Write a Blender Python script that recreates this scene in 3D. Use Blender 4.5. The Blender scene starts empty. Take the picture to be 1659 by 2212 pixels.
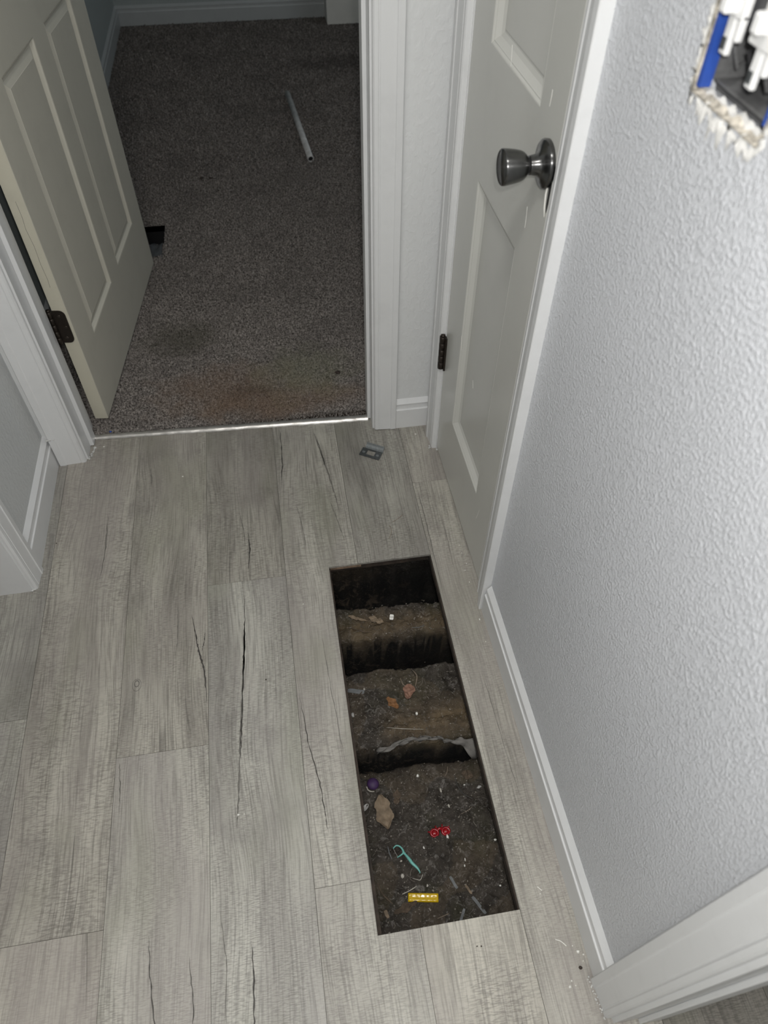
import bpy, bmesh, math, random
from mathutils import Vector, Matrix, noise

# ------------------------------------------------------------------ camera, light, exposure
sc = bpy.context.scene
C = sc.collection
H = 1.35
yaw, pit, rol = math.radians(9.65315524), math.radians(50.30203156), math.radians(0.53805574)
fw = Vector((math.sin(yaw)*math.cos(pit), math.cos(yaw)*math.cos(pit), -math.sin(pit)))
r0 = Vector((math.cos(yaw), -math.sin(yaw), 0)); u0 = r0.cross(fw)
rt = r0*math.cos(rol)+u0*math.sin(rol); up = -r0*math.sin(rol)+u0*math.cos(rol)
cd = bpy.data.cameras.new('camera'); cam = bpy.data.objects.new('camera', cd); C.objects.link(cam)
cam.matrix_world = Matrix(((rt.x, up.x, -fw.x, 0), (rt.y, up.y, -fw.y, 0), (rt.z, up.z, -fw.z, H), (0, 0, 0, 1)))
cd.sensor_fit = 'HORIZONTAL'; cd.sensor_width = 36.0; cd.lens = 36.0*1562.846/1659
cd.clip_start = 0.02; cd.clip_end = 50
cd.dof.use_dof = True; cd.dof.focus_distance = 1.45; cd.dof.aperture_fstop = 6.5
sc.camera = cam

w = bpy.data.worlds.new('world'); sc.world = w; w.use_nodes = True
w.node_tree.nodes['Background'].inputs[0].default_value = (0.55, 0.62, 0.70, 1)
w.node_tree.nodes['Background'].inputs[1].default_value = 0.045

def lamp(name, kind, loc, energy, color, size=0.1, rot=(0, 0, 0), size_y=None, spread=None):
    l = bpy.data.lights.new(name, kind); l.energy = energy; l.color = color
    if kind == 'AREA':
        l.size = size
        l.shape = 'DISK' if size_y is None else 'RECTANGLE'
        if size_y: l.size_y = size_y
    else:
        l.shadow_soft_size = size
    o = bpy.data.objects.new(name, l); C.objects.link(o); o.location = loc; o.rotation_euler = rot
    return o
lamp('phone_flash', 'POINT', (0.02, -0.01, H+0.05), 21.5, (1.0, 0.985, 0.965), 0.012)
lamp('ceiling_lamp', 'AREA', (-0.12, 0.05, 2.41), 11.5, (1.0, 0.98, 0.94), 0.26)
lamp('far_room_daylight', 'AREA', (1.9, 3.2, 1.5), 6.0, (0.86, 0.94, 1.0), 1.0, (0, math.radians(90), 0), 1.2)
lamp('far_hall_lamp', 'AREA', (-0.15, -1.0, 2.41), 5.0, (1.0, 0.97, 0.92), 0.3)

vs = sc.view_settings
vs.view_transform = 'Standard'; vs.look = 'None'; vs.gamma = 1; vs.exposure = 0.0; vs.use_curve_mapping = False
random.seed(7)

# ------------------------------------------------------------------ materials
def new_mat(name, rough=0.6, spec=0.5, metal=0.0, color=(0.5, 0.5, 0.5)):
    m = bpy.data.materials.new(name); m.use_nodes = True
    nt = m.node_tree; b = nt.nodes['Principled BSDF']
    b.inputs['Base Color'].default_value = (*color, 1)
    b.inputs['Roughness'].default_value = rough
    b.inputs['Metallic'].default_value = metal
    b.inputs['Specular IOR Level'].default_value = spec
    return m, nt, b
class NT:
    def __init__(s, nt): s.nt = nt
    def n(s, t, **k):
        x = s.nt.nodes.new(t)
        for a, v in k.items(): setattr(x, a, v)
        return x
    def l(s, a, b): s.nt.links.new(a, b)
    def val(s, sock, v):
        if isinstance(v, (int, float)): sock.default_value = v
        else: s.l(v, sock)
    def coord(s): return s.n('ShaderNodeTexCoord').outputs['Object']
    def map(s, vec, sc=(1, 1, 1), loc=(0, 0, 0)):
        m = s.n('ShaderNodeMapping'); s.l(vec, m.inputs['Vector']); m.inputs['Scale'].default_value = sc
        m.inputs['Location'].default_value = loc
        return m.outputs[0]
    def noise(s, vec, scale=1, detail=3, rough=0.55, dist=0.0):
        x = s.n('ShaderNodeTexNoise'); s.l(vec, x.inputs['Vector'])
        x.inputs['Scale'].default_value = scale; x.inputs['Detail'].default_value = detail
        x.inputs['Roughness'].default_value = rough; x.inputs['Distortion'].default_value = dist
        return x.outputs['Fac']
    def math(s, op, a, b=0.0, clamp=False):
        x = s.n('ShaderNodeMath', operation=op, use_clamp=clamp); s.val(x.inputs[0], a); s.val(x.inputs[1], b)
        return x.outputs[0]
    def ramp(s, f, a, b, lo=0.0, hi=1.0):
        x = s.n('ShaderNodeMapRange', clamp=True); s.l(f, x.inputs[0])
        for i, v in ((1, a), (2, b), (3, lo), (4, hi)): x.inputs[i].default_value = v
        return x.outputs[0]
    def mix(s, f, a, b, blend='MIX'):
        x = s.n('ShaderNodeMix', data_type='RGBA', blend_type=blend); s.val(x.inputs[0], f)
        for i, v in ((6, a), (7, b)):
            if isinstance(v, tuple): x.inputs[i].default_value = (*v, 1)
            else: s.l(v, x.inputs[i])
        return x.outputs[2]
    def bump(s, bsdf, h, strength=0.3, dist=0.002):
        x = s.n('ShaderNodeBump'); x.inputs['Strength'].default_value = strength; x.inputs['Distance'].default_value = dist
        s.l(h, x.inputs['Height']); s.l(x.outputs[0], bsdf.inputs['Normal'])

def mat_wall(name, col, strength=0.5, scale=150, rough=0.6, dist=0.0016):
    m, nt, b = new_mat(name, rough, 0.4); t = NT(nt)
    co = t.coord()
    a = t.noise(t.map(co, (1, 1, 0.75)), scale, 2, 0.5, 0.15)
    a2 = t.ramp(a, 0.46, 0.64)
    c = t.noise(co, scale*0.32, 2)
    h = t.math('ADD', a2, t.math('MULTIPLY', c, 0.8))
    t.bump(b, h, strength, dist)
    d = t.noise(co, 3.0, 4)
    t.l(t.mix(t.ramp(d, 0.35, 0.7), tuple(x*0.95 for x in col), col), b.inputs['Base Color'])
    return m
M = {}
M['wall'] = mat_wall('painted_orange_peel_wall', (0.645, 0.66, 0.69), 0.8, 300, 0.32, 0.0010)
M['wall_smooth'] = mat_wall('painted_light_texture_wall', (0.62, 0.635, 0.635), 0.25, 110, 0.5)
M['wall_knock'] = mat_wall('painted_knockdown_wall', (0.70, 0.71, 0.71), 0.28, 80, 0.5)
M['wall_room'] = mat_wall('blue_grey_room_wall', (0.42, 0.46, 0.455), 0.3, 100, 0.6)
M['ceiling'] = mat_wall('ceiling_paint', (0.70, 0.70, 0.68), 0.5, 60, 0.8)

def mat_trim(name, col, rough=0.35, scuff=0.5):
    m, nt, b = new_mat(name, rough, 0.5); t = NT(nt); co = t.coord()
    brush = t.noise(t.map(co, (1, 1, 0.03)), 420, 3)
    d = t.noise(co, 14, 5, 0.65)
    col2 = tuple(x*0.86 for x in col)
    c = t.mix(t.ramp(d, 0.5, 0.78, 0, scuff), col, col2)
    t.l(c, b.inputs['Base Color'])
    t.bump(b, brush, 0.12, 0.0006)
    return m
M['trim'] = mat_trim('white_semi_gloss_trim', (0.705, 0.712, 0.715))
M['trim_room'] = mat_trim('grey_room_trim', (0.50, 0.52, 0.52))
M['return'] = mat_trim('off_white_return_paint', (0.80, 0.79, 0.74))
M['door_cream'] = mat_trim('aged_cream_door_paint', (0.60, 0.58, 0.50), 0.40)
M['door_edge'] = mat_trim('yellowed_door_edge_paint', (0.58, 0.555, 0.455), 0.45)
M['door_grey'] = mat_trim('grey_white_door_paint', (0.59, 0.59, 0.555), 0.22, 0.25)

def mat_plank():
    m, nt, b = new_mat('grey_oak_vinyl_plank', 0.42, 0.4); t = NT(nt)
    oi = t.n('ShaderNodeObjectInfo')
    co = t.coord()
    off = t.n('ShaderNodeVectorMath', operation='SCALE'); off.inputs[0].default_value = (13.1, 27.7, 5.3)
    t.l(oi.outputs['Random'], off.inputs['Scale'])
    add = t.n('ShaderNodeVectorMath', operation='ADD'); t.l(co, add.inputs[0]); t.l(off.outputs[0], add.inputs[1])
    P = add.outputs[0]
    # gentle warp of the grain
    wn = t.n('ShaderNodeTexNoise'); t.l(t.map(P, (4, 1.6, 1)), wn.inputs['Vector']); wn.inputs['Scale'].default_value = 1.6; wn.inputs['Detail'].default_value = 1
    ws = t.n('ShaderNodeVectorMath', operation='MULTIPLY'); t.l(wn.outputs['Color'], ws.inputs[0]); ws.inputs[1].default_value = (0.05, 0, 0)
    wa = t.n('ShaderNodeVectorMath', operation='ADD'); t.l(P, wa.inputs[0]); t.l(ws.outputs[0], wa.inputs[1])
    W = wa.outputs[0]
    fibre = t.noise(t.map(W, (1.0, 0.035, 1)), 330, 4, 0.6)
    streak = t.noise(t.map(W, (1.0, 0.06, 1)), 38, 4, 0.6)
    band = t.noise(t.map(W, (1.0, 0.13, 1)), 15, 3, 0.5)
    blotch = t.noise(P, 9, 4, 0.6)
    tint = t.noise(t.map(P, (1, 0.3, 1)), 7, 2)
    saw = t.noise(t.map(P, (0.15, 1, 1)), 640, 2, 0.4)
    sawm = t.ramp(t.noise(t.map(P, (1.0, 0.5, 1), (3, 9, 0)), 10, 2), 0.36, 0.58, 0.25, 1.0)
    speck = t.noise(P, 260, 2)
    light = (0.510, 0.492, 0.436); mid = (0.370, 0.352, 0.314); dark = (0.120, 0.111, 0.099)
    c = t.mix(t.ramp(band, 0.34, 0.62), mid, light)
    c = t.mix(t.ramp(streak, 0.30, 0.46, 0.34, 0), c, dark)
    c = t.mix(t.ramp(fibre, 0.36, 0.54, 0.48, 0), c, dark)
    c = t.mix(t.math('MULTIPLY', t.ramp(saw, 0.40, 0.54, 0.46, 0), sawm), c, dark)
    c = t.mix(t.ramp(blotch, 0.56, 0.74, 0, 0.42), c, (0.180, 0.168, 0.158))
    c = t.mix(t.ramp(tint, 0.45, 0.65, 0, 0.45), c, (0.335, 0.308, 0.290))
    c = t.mix(t.ramp(t.noise(t.map(P, (1, .4, 1), (5, 5, 0)), 8, 2), 0.52, 0.68, 0, 0.4), c, (0.275, 0.275, 0.215))
    # long narrow weathering cracks printed along the grain
    cr = t.noise(t.map(W, (1.0, 0.04, 1), (7, 1, 0)), 17, 2, 0.4)
    crk = t.ramp(t.math('ABSOLUTE', t.math('SUBTRACT', cr, 0.5)), 0.0, 0.010, 1, 0)
    crm = t.ramp(t.noise(t.map(P, (1, 0.35, 1), (2, 4, 0)), 8, 2), 0.62, 0.68)
    crk = t.math('MULTIPLY', crk, crm)
    c = t.mix(t.math('MULTIPLY', crk, 0.5), c, (0.08, 0.075, 0.068))
    c = t.mix(t.ramp(speck, 0.62, 0.8, 0, 0.25), c, (0.50, 0.48, 0.45))
    c = t.mix(1.0, c, oi.outputs['Color'], 'MULTIPLY')
    t.l(c, b.inputs['Base Color'])
    h = t.math('ADD', t.math('MULTIPLY', fibre, 0.9), t.math('MULTIPLY', t.math('MULTIPLY', saw, sawm), 0.9))
    h = t.math('SUBTRACT', h, t.math('MULTIPLY', crk, 1.2))
    h = t.math('ADD', h, t.math('MULTIPLY', streak, 0.8))
    t.bump(b, h, 0.5, 0.0013)
    t.l(t.ramp(blotch, 0.3, 0.7, 0.36, 0.52), b.inputs['Roughness'])
    return m
M['plank'] = mat_plank()

def mat_carpet():
    m, nt, b = new_mat('grey_brown_carpet', 0.95, 0.1); t = NT(nt)
    g = t.n('ShaderNodeNewGeometry').outputs['Position']
    s1 = t.noise(g, 175, 2, 0.7)
    s2 = t.noise(g, 55, 3, 0.6)
    c = t.mix(t.ramp(s1, 0.36, 0.64), (0.070, 0.061, 0.055), (0.53, 0.485, 0.45))
    c = t.mix(t.ramp(s2, 0.3, 0.7, 0.40, 0), c, (0.13, 0.118, 0.108))
    # trodden patches
    c = t.mix(t.ramp(t.noise(g, 4.5, 4), 0.46, 0.70, 0, 0.35), c, (0.13, 0.118, 0.110))
    def stain(x, y, r, ry, col, k):
        mp = t.n('ShaderNodeMapping', vector_type='TEXTURE'); t.l(g, mp.inputs['Vector'])
        mp.inputs['Location'].default_value = (x, y, 0); mp.inputs['Scale'].default_value = (r, ry, 10)
        ln = t.n('ShaderNodeVectorMath', operation='LENGTH'); t.l(mp.outputs[0], ln.inputs[0])
        d = t.math('ADD', ln.outputs['Value'], t.math('MULTIPLY', t.math('SUBTRACT', t.noise(g, 13, 4), 0.5), 1.5))
        return t.mix(t.ramp(d, 0.35, 1.1, k, 0), c, col)
    c = stain(-0.15, 1.60, 0.26, 0.14, (0.24, 0.165, 0.115), 0.50)
    c = stain(-0.02, 1.54, 0.30, 0.07, (0.25, 0.175, 0.125), 0.50)
    c = stain(0.04, 1.66, 0.16, 0.13, (0.27, 0.275, 0.19), 0.45)
    c = stain(-0.30, 1.87, 0.14, 0.09, (0.11, 0.105, 0.078), 0.55)
    c = stain(-0.10, 1.59, 0.09, 0.03, (0.12, 0.085, 0.065), 0.35)
    c = stain(0.40, 4.0, 0.25, 0.12, (0.09, 0.08, 0.075), 0.5)
    t.l(c, b.inputs['Base Color'])
    t.bump(b, t.math('ADD', s1, s2), 1.0, 0.006)
    return m
M['carpet'] = mat_carpet()

def mat_soil():
    m, nt, b = new_mat('crawlspace_soil', 0.85, 0.35); t = NT(nt)
    co = t.coord()
    at = t.n('ShaderNodeAttribute', attribute_name='trench_shade').outputs['Fac']
    br = t.n('ShaderNodeAttribute', attribute_name='brown').outputs['Fac']
    n1 = t.noise(co, 26, 5, 0.7); n2 = t.noise(co, 210, 3, 0.65); n3 = t.noise(co, 11, 3)
    n4 = t.noise(co, 75, 4, 0.75, 1.2)
    c = t.mix(t.ramp(n1, 0.35, 0.65), (0.020, 0.016, 0.012), (0.066, 0.056, 0.046))
    c = t.mix(t.ramp(n3, 0.5, 0.68, 0, 0.6), c, (0.042, 0.040, 0.022))
    c = t.mix(t.ramp(n4, 0.54, 0.70, 0, 0.85), c, (0.190, 0.178, 0.165))
    c = t.mix(t.math('MULTIPLY', br, t.ramp(n1, 0.3, 0.6, 0.3, 0.9)), c, (0.150, 0.108, 0.062))
    c = t.mix(t.ramp(n2, 0.64, 0.78, 0, 0.8), c, (0.36, 0.34, 0.31))
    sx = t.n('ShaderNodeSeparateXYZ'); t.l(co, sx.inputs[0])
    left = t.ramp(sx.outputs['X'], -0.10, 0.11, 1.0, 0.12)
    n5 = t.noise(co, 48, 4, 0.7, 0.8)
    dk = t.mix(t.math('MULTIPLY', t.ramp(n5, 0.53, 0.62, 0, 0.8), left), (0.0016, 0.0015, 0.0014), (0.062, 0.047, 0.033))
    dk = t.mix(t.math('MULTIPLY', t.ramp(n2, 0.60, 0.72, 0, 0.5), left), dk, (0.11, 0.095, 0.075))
    c = t.mix(at, c, dk)  # shade of the trenches painted into the soil colour
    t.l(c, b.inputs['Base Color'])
    t.l(t.ramp(at, 0, 1, 0.75, 1.0), b.inputs['Roughness'])
    t.bump(b, t.math('ADD', n4, n2), 0.9, 0.003)
    return m
M['soil'] = mat_soil()

def simple(name, col, rough=0.5, metal=0.0, var=0.25, sc=60, bump=0.15, spec=0.5, aniso=0):
    m, nt, b = new_mat(name, rough, spec, metal, col); t = NT(nt); co = t.coord()
    n = t.noise(co, sc, 4, 0.6)
    t.l(t.mix(t.ramp(n, 0.35, 0.7), tuple(x*(1-var) for x in col), col), b.inputs['Base Color'])
    if bump: t.bump(b, n, bump, 0.001)
    return m
M['nickel'] = simple('satin_dark_nickel', (0.17, 0.17, 0.168), 0.26, 1.0, 0.05, 300, 0.03)
def brushed(m, axis='Y'):
    nt = m.node_tree; t = NT(nt); b = nt.nodes['Principled BSDF']
    tg = t.n('ShaderNodeTangent', direction_type='RADIAL', axis=axis); t.l(tg.outputs[0], b.inputs['Tangent'])
    b.inputs['Anisotropic'].default_value = 0.85; b.inputs['Anisotropic Rotation'].default_value = 0.25
brushed(M['nickel'])
M['nickel_face'] = simple('polished_dark_nickel', (0.13, 0.13, 0.13), 0.16, 1.0, 0.05, 300, 0.0)
M['bronze'] = simple('oil_rubbed_bronze', (0.045, 0.036, 0.029), 0.42, 0.6, 0.3, 120, 0.1)
M['bronze_screw'] = simple('bronze_screw', (0.10, 0.085, 0.07), 0.35, 0.8, 0.2, 120, 0.1)
M['steel'] = simple('dull_zinc', (0.125, 0.135, 0.14), 0.4, 0.6, 0.3, 200, 0.1)
M['steel_light'] = simple('light_zinc_lip', (0.24, 0.26, 0.265), 0.42, 0.4, 0.3, 200, 0.1)
M['strip'] = simple('crinkled_aluminium', (0.62, 0.60, 0.57), 0.36, 0.75, 0.2, 45, 0.9)
M['pipe'] = simple('painted_tube', (0.72, 0.72, 0.71), 0.45, 0.1, 0.35, 30, 0.1)
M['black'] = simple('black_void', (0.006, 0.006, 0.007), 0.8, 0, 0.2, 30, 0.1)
M['darkgap'] = simple('dark_underlay', (0.05, 0.045, 0.04), 0.9, 0, 0.3, 60, 0.2)
M['subfloor'] = simple('old_subfloor_wood', (0.060, 0.043, 0.032), 0.85, 0, 0.7, 45, 0.6)
M['rawwood'] = simple('raw_cut_wood', (0.36, 0.25, 0.17), 0.8, 0, 0.6, 90, 0.4)
M['crack'] = simple('dark_grain_crack', (0.085, 0.078, 0.070), 0.7, 0, 0.5, 120, 0.2)
M['crack_soft'] = simple('soft_grain_line', (0.20, 0.19, 0.17), 0.7, 0, 0.4, 120, 0.2)
M['chip'] = simple('white_paint_chip', (0.86, 0.85, 0.80), 0.6, 0, 0.1, 200, 0.2)
M['chip_dark'] = simple('dark_crumb', (0.05, 0.035, 0.028), 0.8, 0, 0.3, 200, 0.4)
M['caulk'] = simple('lumpy_white_caulk', (0.66, 0.66, 0.64), 0.5, 0, 0.2, 60, 0.6)
M['teal'] = simple('teal_plastic', (0.17, 0.47, 0.42), 0.35, 0, 0.15, 60, 0.05)
M['red'] = simple('red_plastic', (0.33, 0.003, 0.009), 0.22, 0, 0.3, 60, 0.05)
M['yellow'] = simple('yellow_plastic', (0.68, 0.45, 0.012), 0.18, 0, 0.15, 90, 0.5)
M['purple'] = simple('purple_plastic', (0.065, 0.028, 0.11), 0.6, 0, 0.4, 60, 0.2)
M['leaf'] = simple('dry_tan_leaf', (0.27, 0.205, 0.14), 0.8, 0, 0.45, 70, 0.5)
M['leaf_orange'] = simple('dry_orange_leaf', (0.27, 0.13, 0.05), 0.75, 0, 0.45, 70, 0.5)
M['leaf_pink'] = simple('dry_pinkish_leaf', (0.30, 0.165, 0.115), 0.8, 0, 0.4, 70, 0.5)
M['leaf_dark'] = simple('rotten_brown_leaf', (0.13, 0.095, 0.065), 0.85, 0, 0.5, 70, 0.5)
M['twig'] = simple('dry_twig', (0.30, 0.24, 0.18), 0.8, 0, 0.4, 200, 0.4)
M['twig_dark'] = simple('dark_wire_twig', (0.05, 0.045, 0.04), 0.5, 0, 0.3, 200, 0.3)
M['slate'] = simple('grey_plastic_sliver', (0.17, 0.18, 0.185), 0.6, 0, 0.3, 100, 0.2)
M['paper'] = simple('dirty_white_paper', (0.20, 0.19, 0.175), 0.8, 0, 0.5, 40, 0.6)
M['pebble'] = simple('pale_crumb', (0.55, 0.52, 0.46), 0.7, 0, 0.3, 200, 0.4)
M['blue'] = simple('blue_box_plastic', (0.03, 0.09, 0.42), 0.45, 0, 0.2, 60, 0.1)
M['device'] = simple('white_device_plastic', (0.80, 0.80, 0.79), 0.35, 0, 0.05, 60, 0.05)
M['gypsum'] = simple('torn_gypsum', (0.78, 0.77, 0.74), 0.9, 0, 0.2, 90, 0.8)
M['kraft'] = simple('torn_kraft_paper', (0.74, 0.68, 0.58), 0.9, 0, 0.72, 130, 0.5)
M['boxgrey'] = simple('grey_box_interior', (0.16, 0.16, 0.16), 0.7, 0, 0.5, 50, 0.5)
M['flap'] = simple('grey_carpet_flap', (0.075, 0.08, 0.085), 0.9, 0, 0.4, 60, 0.5)
M['litter'] = simple('mixed_litter', (0.30, 0.27, 0.23), 0.8, 0, 0.75, 35, 0.4)
M['translucent'] = simple('clear_scale', (0.46, 0.45, 0.43), 0.25, 0, 0.2, 90, 0.2)

# ------------------------------------------------------------------ helpers
def mesh(name, V, F, mat, parent=None, loc=None, smooth=False):
    """vertices are in world space (or in the parent's space when it is rotated: loc=None and parent rotated)"""
    me = bpy.data.meshes.new(name)
    off = Vector((0, 0, 0))
    base = Vector(loc) if loc is not None else Vector((0, 0, 0))
    me.from_pydata([tuple(Vector(v)-base) for v in V], [], F)
    bm = bmesh.new(); bm.from_mesh(me); bmesh.ops.recalc_face_normals(bm, faces=bm.faces); bm.to_mesh(me); bm.free()
    me.materials.append(mat)
    if smooth:
        for p in me.polygons: p.use_smooth = True
    o = bpy.data.objects.new(name, me); C.objects.link(o)
    if parent is not None:
        o.parent = parent
        o.location = base - (parent.get('_org') and Vector(parent['_org']) or Vector((0, 0, 0)))
    else:
        o.location = base
    o['_org'] = tuple(base)
    return o
class MB:
    def __init__(s): s.V = []; s.F = []
    def add(s, V, F):
        n = len(s.V); s.V += [tuple(v) for v in V]; s.F += [tuple(i+n for i in f) for f in F]; return s
    def box(s, a, b):
        x0, y0, z0 = a; x1, y1, z1 = b
        return s.add([(x0, y0, z0), (x1, y0, z0), (x1, y1, z0), (x0, y1, z0), (x0, y0, z1), (x1, y0, z1), (x1, y1, z1), (x0, y1, z1)],
                     [(0, 3, 2, 1), (4, 5, 6, 7), (0, 1, 5, 4), (1, 2, 6, 5), (2, 3, 7, 6), (3, 0, 4, 7)])
    def sweep(s, prof, p0, p1, u, v):
        p0, p1, u, v = map(Vector, (p0, p1, u, v)); n = len(prof)
        V = [p0+u*a+v*b for a, b in prof]+[p1+u*a+v*b for a, b in prof]
        F = [(i, (i+1) % n, n+(i+1) % n, n+i) for i in range(n)]+[tuple(range(n)), tuple(range(2*n-1, n-1, -1))]
        return s.add(V, F)
    def poly(s, pts, z0, z1):
        n = len(pts)
        V = [(x, y, z0) for x, y in pts]+[(x, y, z1) for x, y in pts]
        return s.add(V, [(i, (i+1) % n, n+(i+1) % n, n+i) for i in range(n)]+[tuple(range(n)), tuple(range(n, 2*n))])
    def tube(s, pts, r, k=8, caps=True):
        pts = [Vector(p) for p in pts]; rs = r if isinstance(r, (list, tuple)) else [r]*len(pts)
        V = []; F = []; ref = Vector((0.31, 0.2, 0.93)).normalized()
        for i, p in enumerate(pts):
            d = (pts[min(i+1, len(pts)-1)]-pts[max(i-1, 0)]).normalized()
            a = d.cross(ref).normalized(); b_ = d.cross(a)
            V += [p+(a*math.cos(2*math.pi*j/k)+b_*math.sin(2*math.pi*j/k))*rs[i] for j in range(k)]
        for i in range(len(pts)-1):
            F += [(i*k+j, i*k+(j+1) % k, (i+1)*k+(j+1) % k, (i+1)*k+j) for j in range(k)]
        if caps: F += [tuple(range(k)), tuple(range((len(pts)-1)*k, len(pts)*k))]
        return s.add(V, F)
    def lathe(s, prof, org, axis, k=48):
        org, axis = Vector(org), Vector(axis).normalized()
        a = axis.orthogonal().normalized(); b_ = axis.cross(a); V = []; F = []
        for (h, r) in prof:
            V += [org+axis*h+(a*math.cos(2*math.pi*j/k)+b_*math.sin(2*math.pi*j/k))*max(r, 1e-5) for j in range(k)]
        for i in range(len(prof)-1):
            F += [(i*k+j, i*k+(j+1) % k, (i+1)*k+(j+1) % k, (i+1)*k+j) for j in range(k)]
        F += [tuple(range(k)), tuple(range((len(prof)-1)*k, len(prof)*k))]
        return s.add(V, F)
    def blob(s, c, r, seed=0, k=8, m=5, jit=0.25):
        rx, ry, rz = r if isinstance(r, tuple) else (r, r, r); V = []; F = []
        rnd = random.Random(seed)
        V.append((c[0], c[1], c[2]+rz))
        for i in range(1, m):
            th = math.pi*i/m
            for j in range(k):
                ph = 2*math.pi*j/k; q = 1+rnd.uniform(-jit, jit)
                V.append((c[0]+rx*q*math.sin(th)*math.cos(ph), c[1]+ry*q*math.sin(th)*math.sin(ph), c[2]+rz*math.cos(th)*q))
        V.append((c[0], c[1], c[2]-rz)); L = len(V)-1
        for j in range(k): F.append((0, 1+j, 1+(j+1) % k))
        for i in range(m-2):
            for j in range(k): F.append((1+i*k+j, 1+(i+1)*k+j, 1+(i+1)*k+(j+1) % k, 1+i*k+(j+1) % k))
        for j in range(k): F.append((L, 1+(m-2)*k+(j+1) % k, 1+(m-2)*k+j))
        return s.add(V, F)
    def build(s, name, mat, parent=None, loc=None, smooth=False):
        return mesh(name, s.V, s.F, mat, parent, loc, smooth)
def tag(o, label=None, cat=None, group=None, kind=None):
    if label: o['label'] = label
    if cat: o['category'] = cat
    if group: o['group'] = group
    if kind: o['kind'] = kind
    return o
def empty(name, loc, rz=0.0):
    o = bpy.data.objects.new(name, None); C.objects.link(o); o.location = loc; o.rotation_euler = (0, 0, rz)
    o.empty_display_size = 0.05; o['_org'] = tuple(loc) if rz == 0 else (0, 0, 0)
    return o
def bevel(o, wdt=0.001, seg=2):
    m = o.modifiers.new('bevel', 'BEVEL'); m.width = wdt; m.segments = seg; m.limit_method = 'ANGLE'; m.angle_limit = math.radians(40)
    return o

# right wall is turned 0.7 degrees: local frame with x = out of the wall (towards the hall), y = along, z up
RA = math.atan(0.0125)
def rw(off, y, z):
    return (0.3735-0.0125*(y-0.12)-off*math.cos(RA), y-off*math.sin(RA)*0.0, z)
def rwdir(): return Vector((-1, -0.0125, 0)).normalized()

CAS = [(0, 0), (0, .0155), (.0015, .017), (.0135, .017), (.0148, .0156), (.0165, .0150), (.0425, .0132), (.0438, .0120), (.0455, .0122), (.0475, .0132), (.0535, .0125), (.0558, .0105), (.057, .0085), (.057, 0)]
def cas(width): return [(a*width/.057, b) for a, b in CAS]
BAS = [(0, 0), (.012, 0), (.012, .0615), (.0110, .0628), (.0094, .0636), (.0086, .0660), (.0082, .0750), (.0088, .0780), (.0092, .0800), (.0084, .0812), (.0012, .0905), (0, .092)]

# ------------------------------------------------------------------ structure: walls
CEIL = 2.44
Y1, Y2 = 1.400, 1.515          # end wall of the hall (carpet doorway)
XL = -0.619
def wallbox(name, boxes, mat, label):
    m = MB()
    for a, b in boxes: m.box(a, b)
    o = m.build(name, mat); tag(o, label, None, None, 'structure'); return o
JL, JR = -0.5335, 0.2045       # jamb faces of the carpet doorway
wallbox('wall_end', [((-0.75, Y1, 0), (JL-.019, Y2, CEIL)), ((JR+.019, Y1, 0), (0.50, Y2, CEIL)), ((JL-.019, Y1, 2.05), (JR+.019, Y2, CEIL))],
        M['wall_knock'], 'narrow textured white wall between the carpet doorway and the grey closet door')
wallbox('wall_left', [((XL-.115, 1.019, 0), (XL, Y1, CEIL)), ((XL-.115, -1.6, 0), (XL, 0.24, CEIL)), ((XL-.115, 0.24, 2.05), (XL, 1.019, CEIL))],
        M['wall_smooth'], 'pale grey wall left of the hall between two white door casings')
# right wall pieces as prisms following the 0.7 degree turn
def rw_slab(mb, y0, y1, z0, z1, o0=0.0, o1=-0.115):
    V = [rw(o, y, z) for z in (z0, z1) for (o, y) in ((o0, y0), (o1, y0), (o1, y1), (o0, y1))]
    mb.add(V, [(0, 1, 2, 3), (4, 5, 6, 7), (0, 1, 5, 4), (1, 2, 6, 5), (2, 3, 7, 6), (3, 0, 4, 7)])
m = MB()
DY0, DY1 = 0.866, 1.297        # closet opening between jambs
rw_slab(m, DY1+.016, Y1, 0, CEIL); rw_slab(m, DY0-.016, DY1+.016, 2.05, CEIL)
BY0, BY1, BZ0, BZ1 = 0.505, 0.617, 1.108, 1.235
rw_slab(m, BY1, DY0-.016, 0, CEIL); rw_slab(m, 0.062, BY0, 0, CEIL)
rw_slab(m, BY0, BY1, 0, BZ0); rw_slab(m, BY0, BY1, BZ1, CEIL)
rw_slab(m, -0.80, 0.062, 2.05, CEIL); rw_slab(m, -1.6, -0.80, 0, CEIL)
tag(m.build('wall_right', M['wall']), 'glossy orange-peel textured white wall on the right', None, None, 'structure')
wallbox('ceiling', [((-2.2, -1.7, CEIL), (2.4, 4.8, CEIL+.05))], M['ceiling'], 'flat white ceiling')
wallbox('wall_back', [((-0.75, -1.7, 0), (1.6, -1.6, CEIL))], M['wall_smooth'], 'white wall behind the camera')
# rooms behind the side doorways
wallbox('wall_side_room', [((-2.1, -1.0, 0), (-2.0, 1.6, CEIL)), ((-2.1, 1.5, 0), (-0.734, 1.6, CEIL)), ((-2.1, -1.1, 0), (-0.734, -1.0, CEIL))], M['wall_smooth'], 'plain wall of the room behind the left doorway')
wallbox('wall_right_room', [((1.6, -1.6, 0), (1.7, 1.5, CEIL)), ((0.49, 0.30, 0), (1.6, 0.40, CEIL))], M['wall_smooth'], 'plain wall of the room behind the right doorway')
wallbox('wall_closet', [((0.80, 0.60, 0), (0.85, 1.5, CEIL)), ((0.49, 0.60, 0), (0.80, 0.65, CEIL))], M['wall_smooth'], 'inside wall of the small closet')
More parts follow.
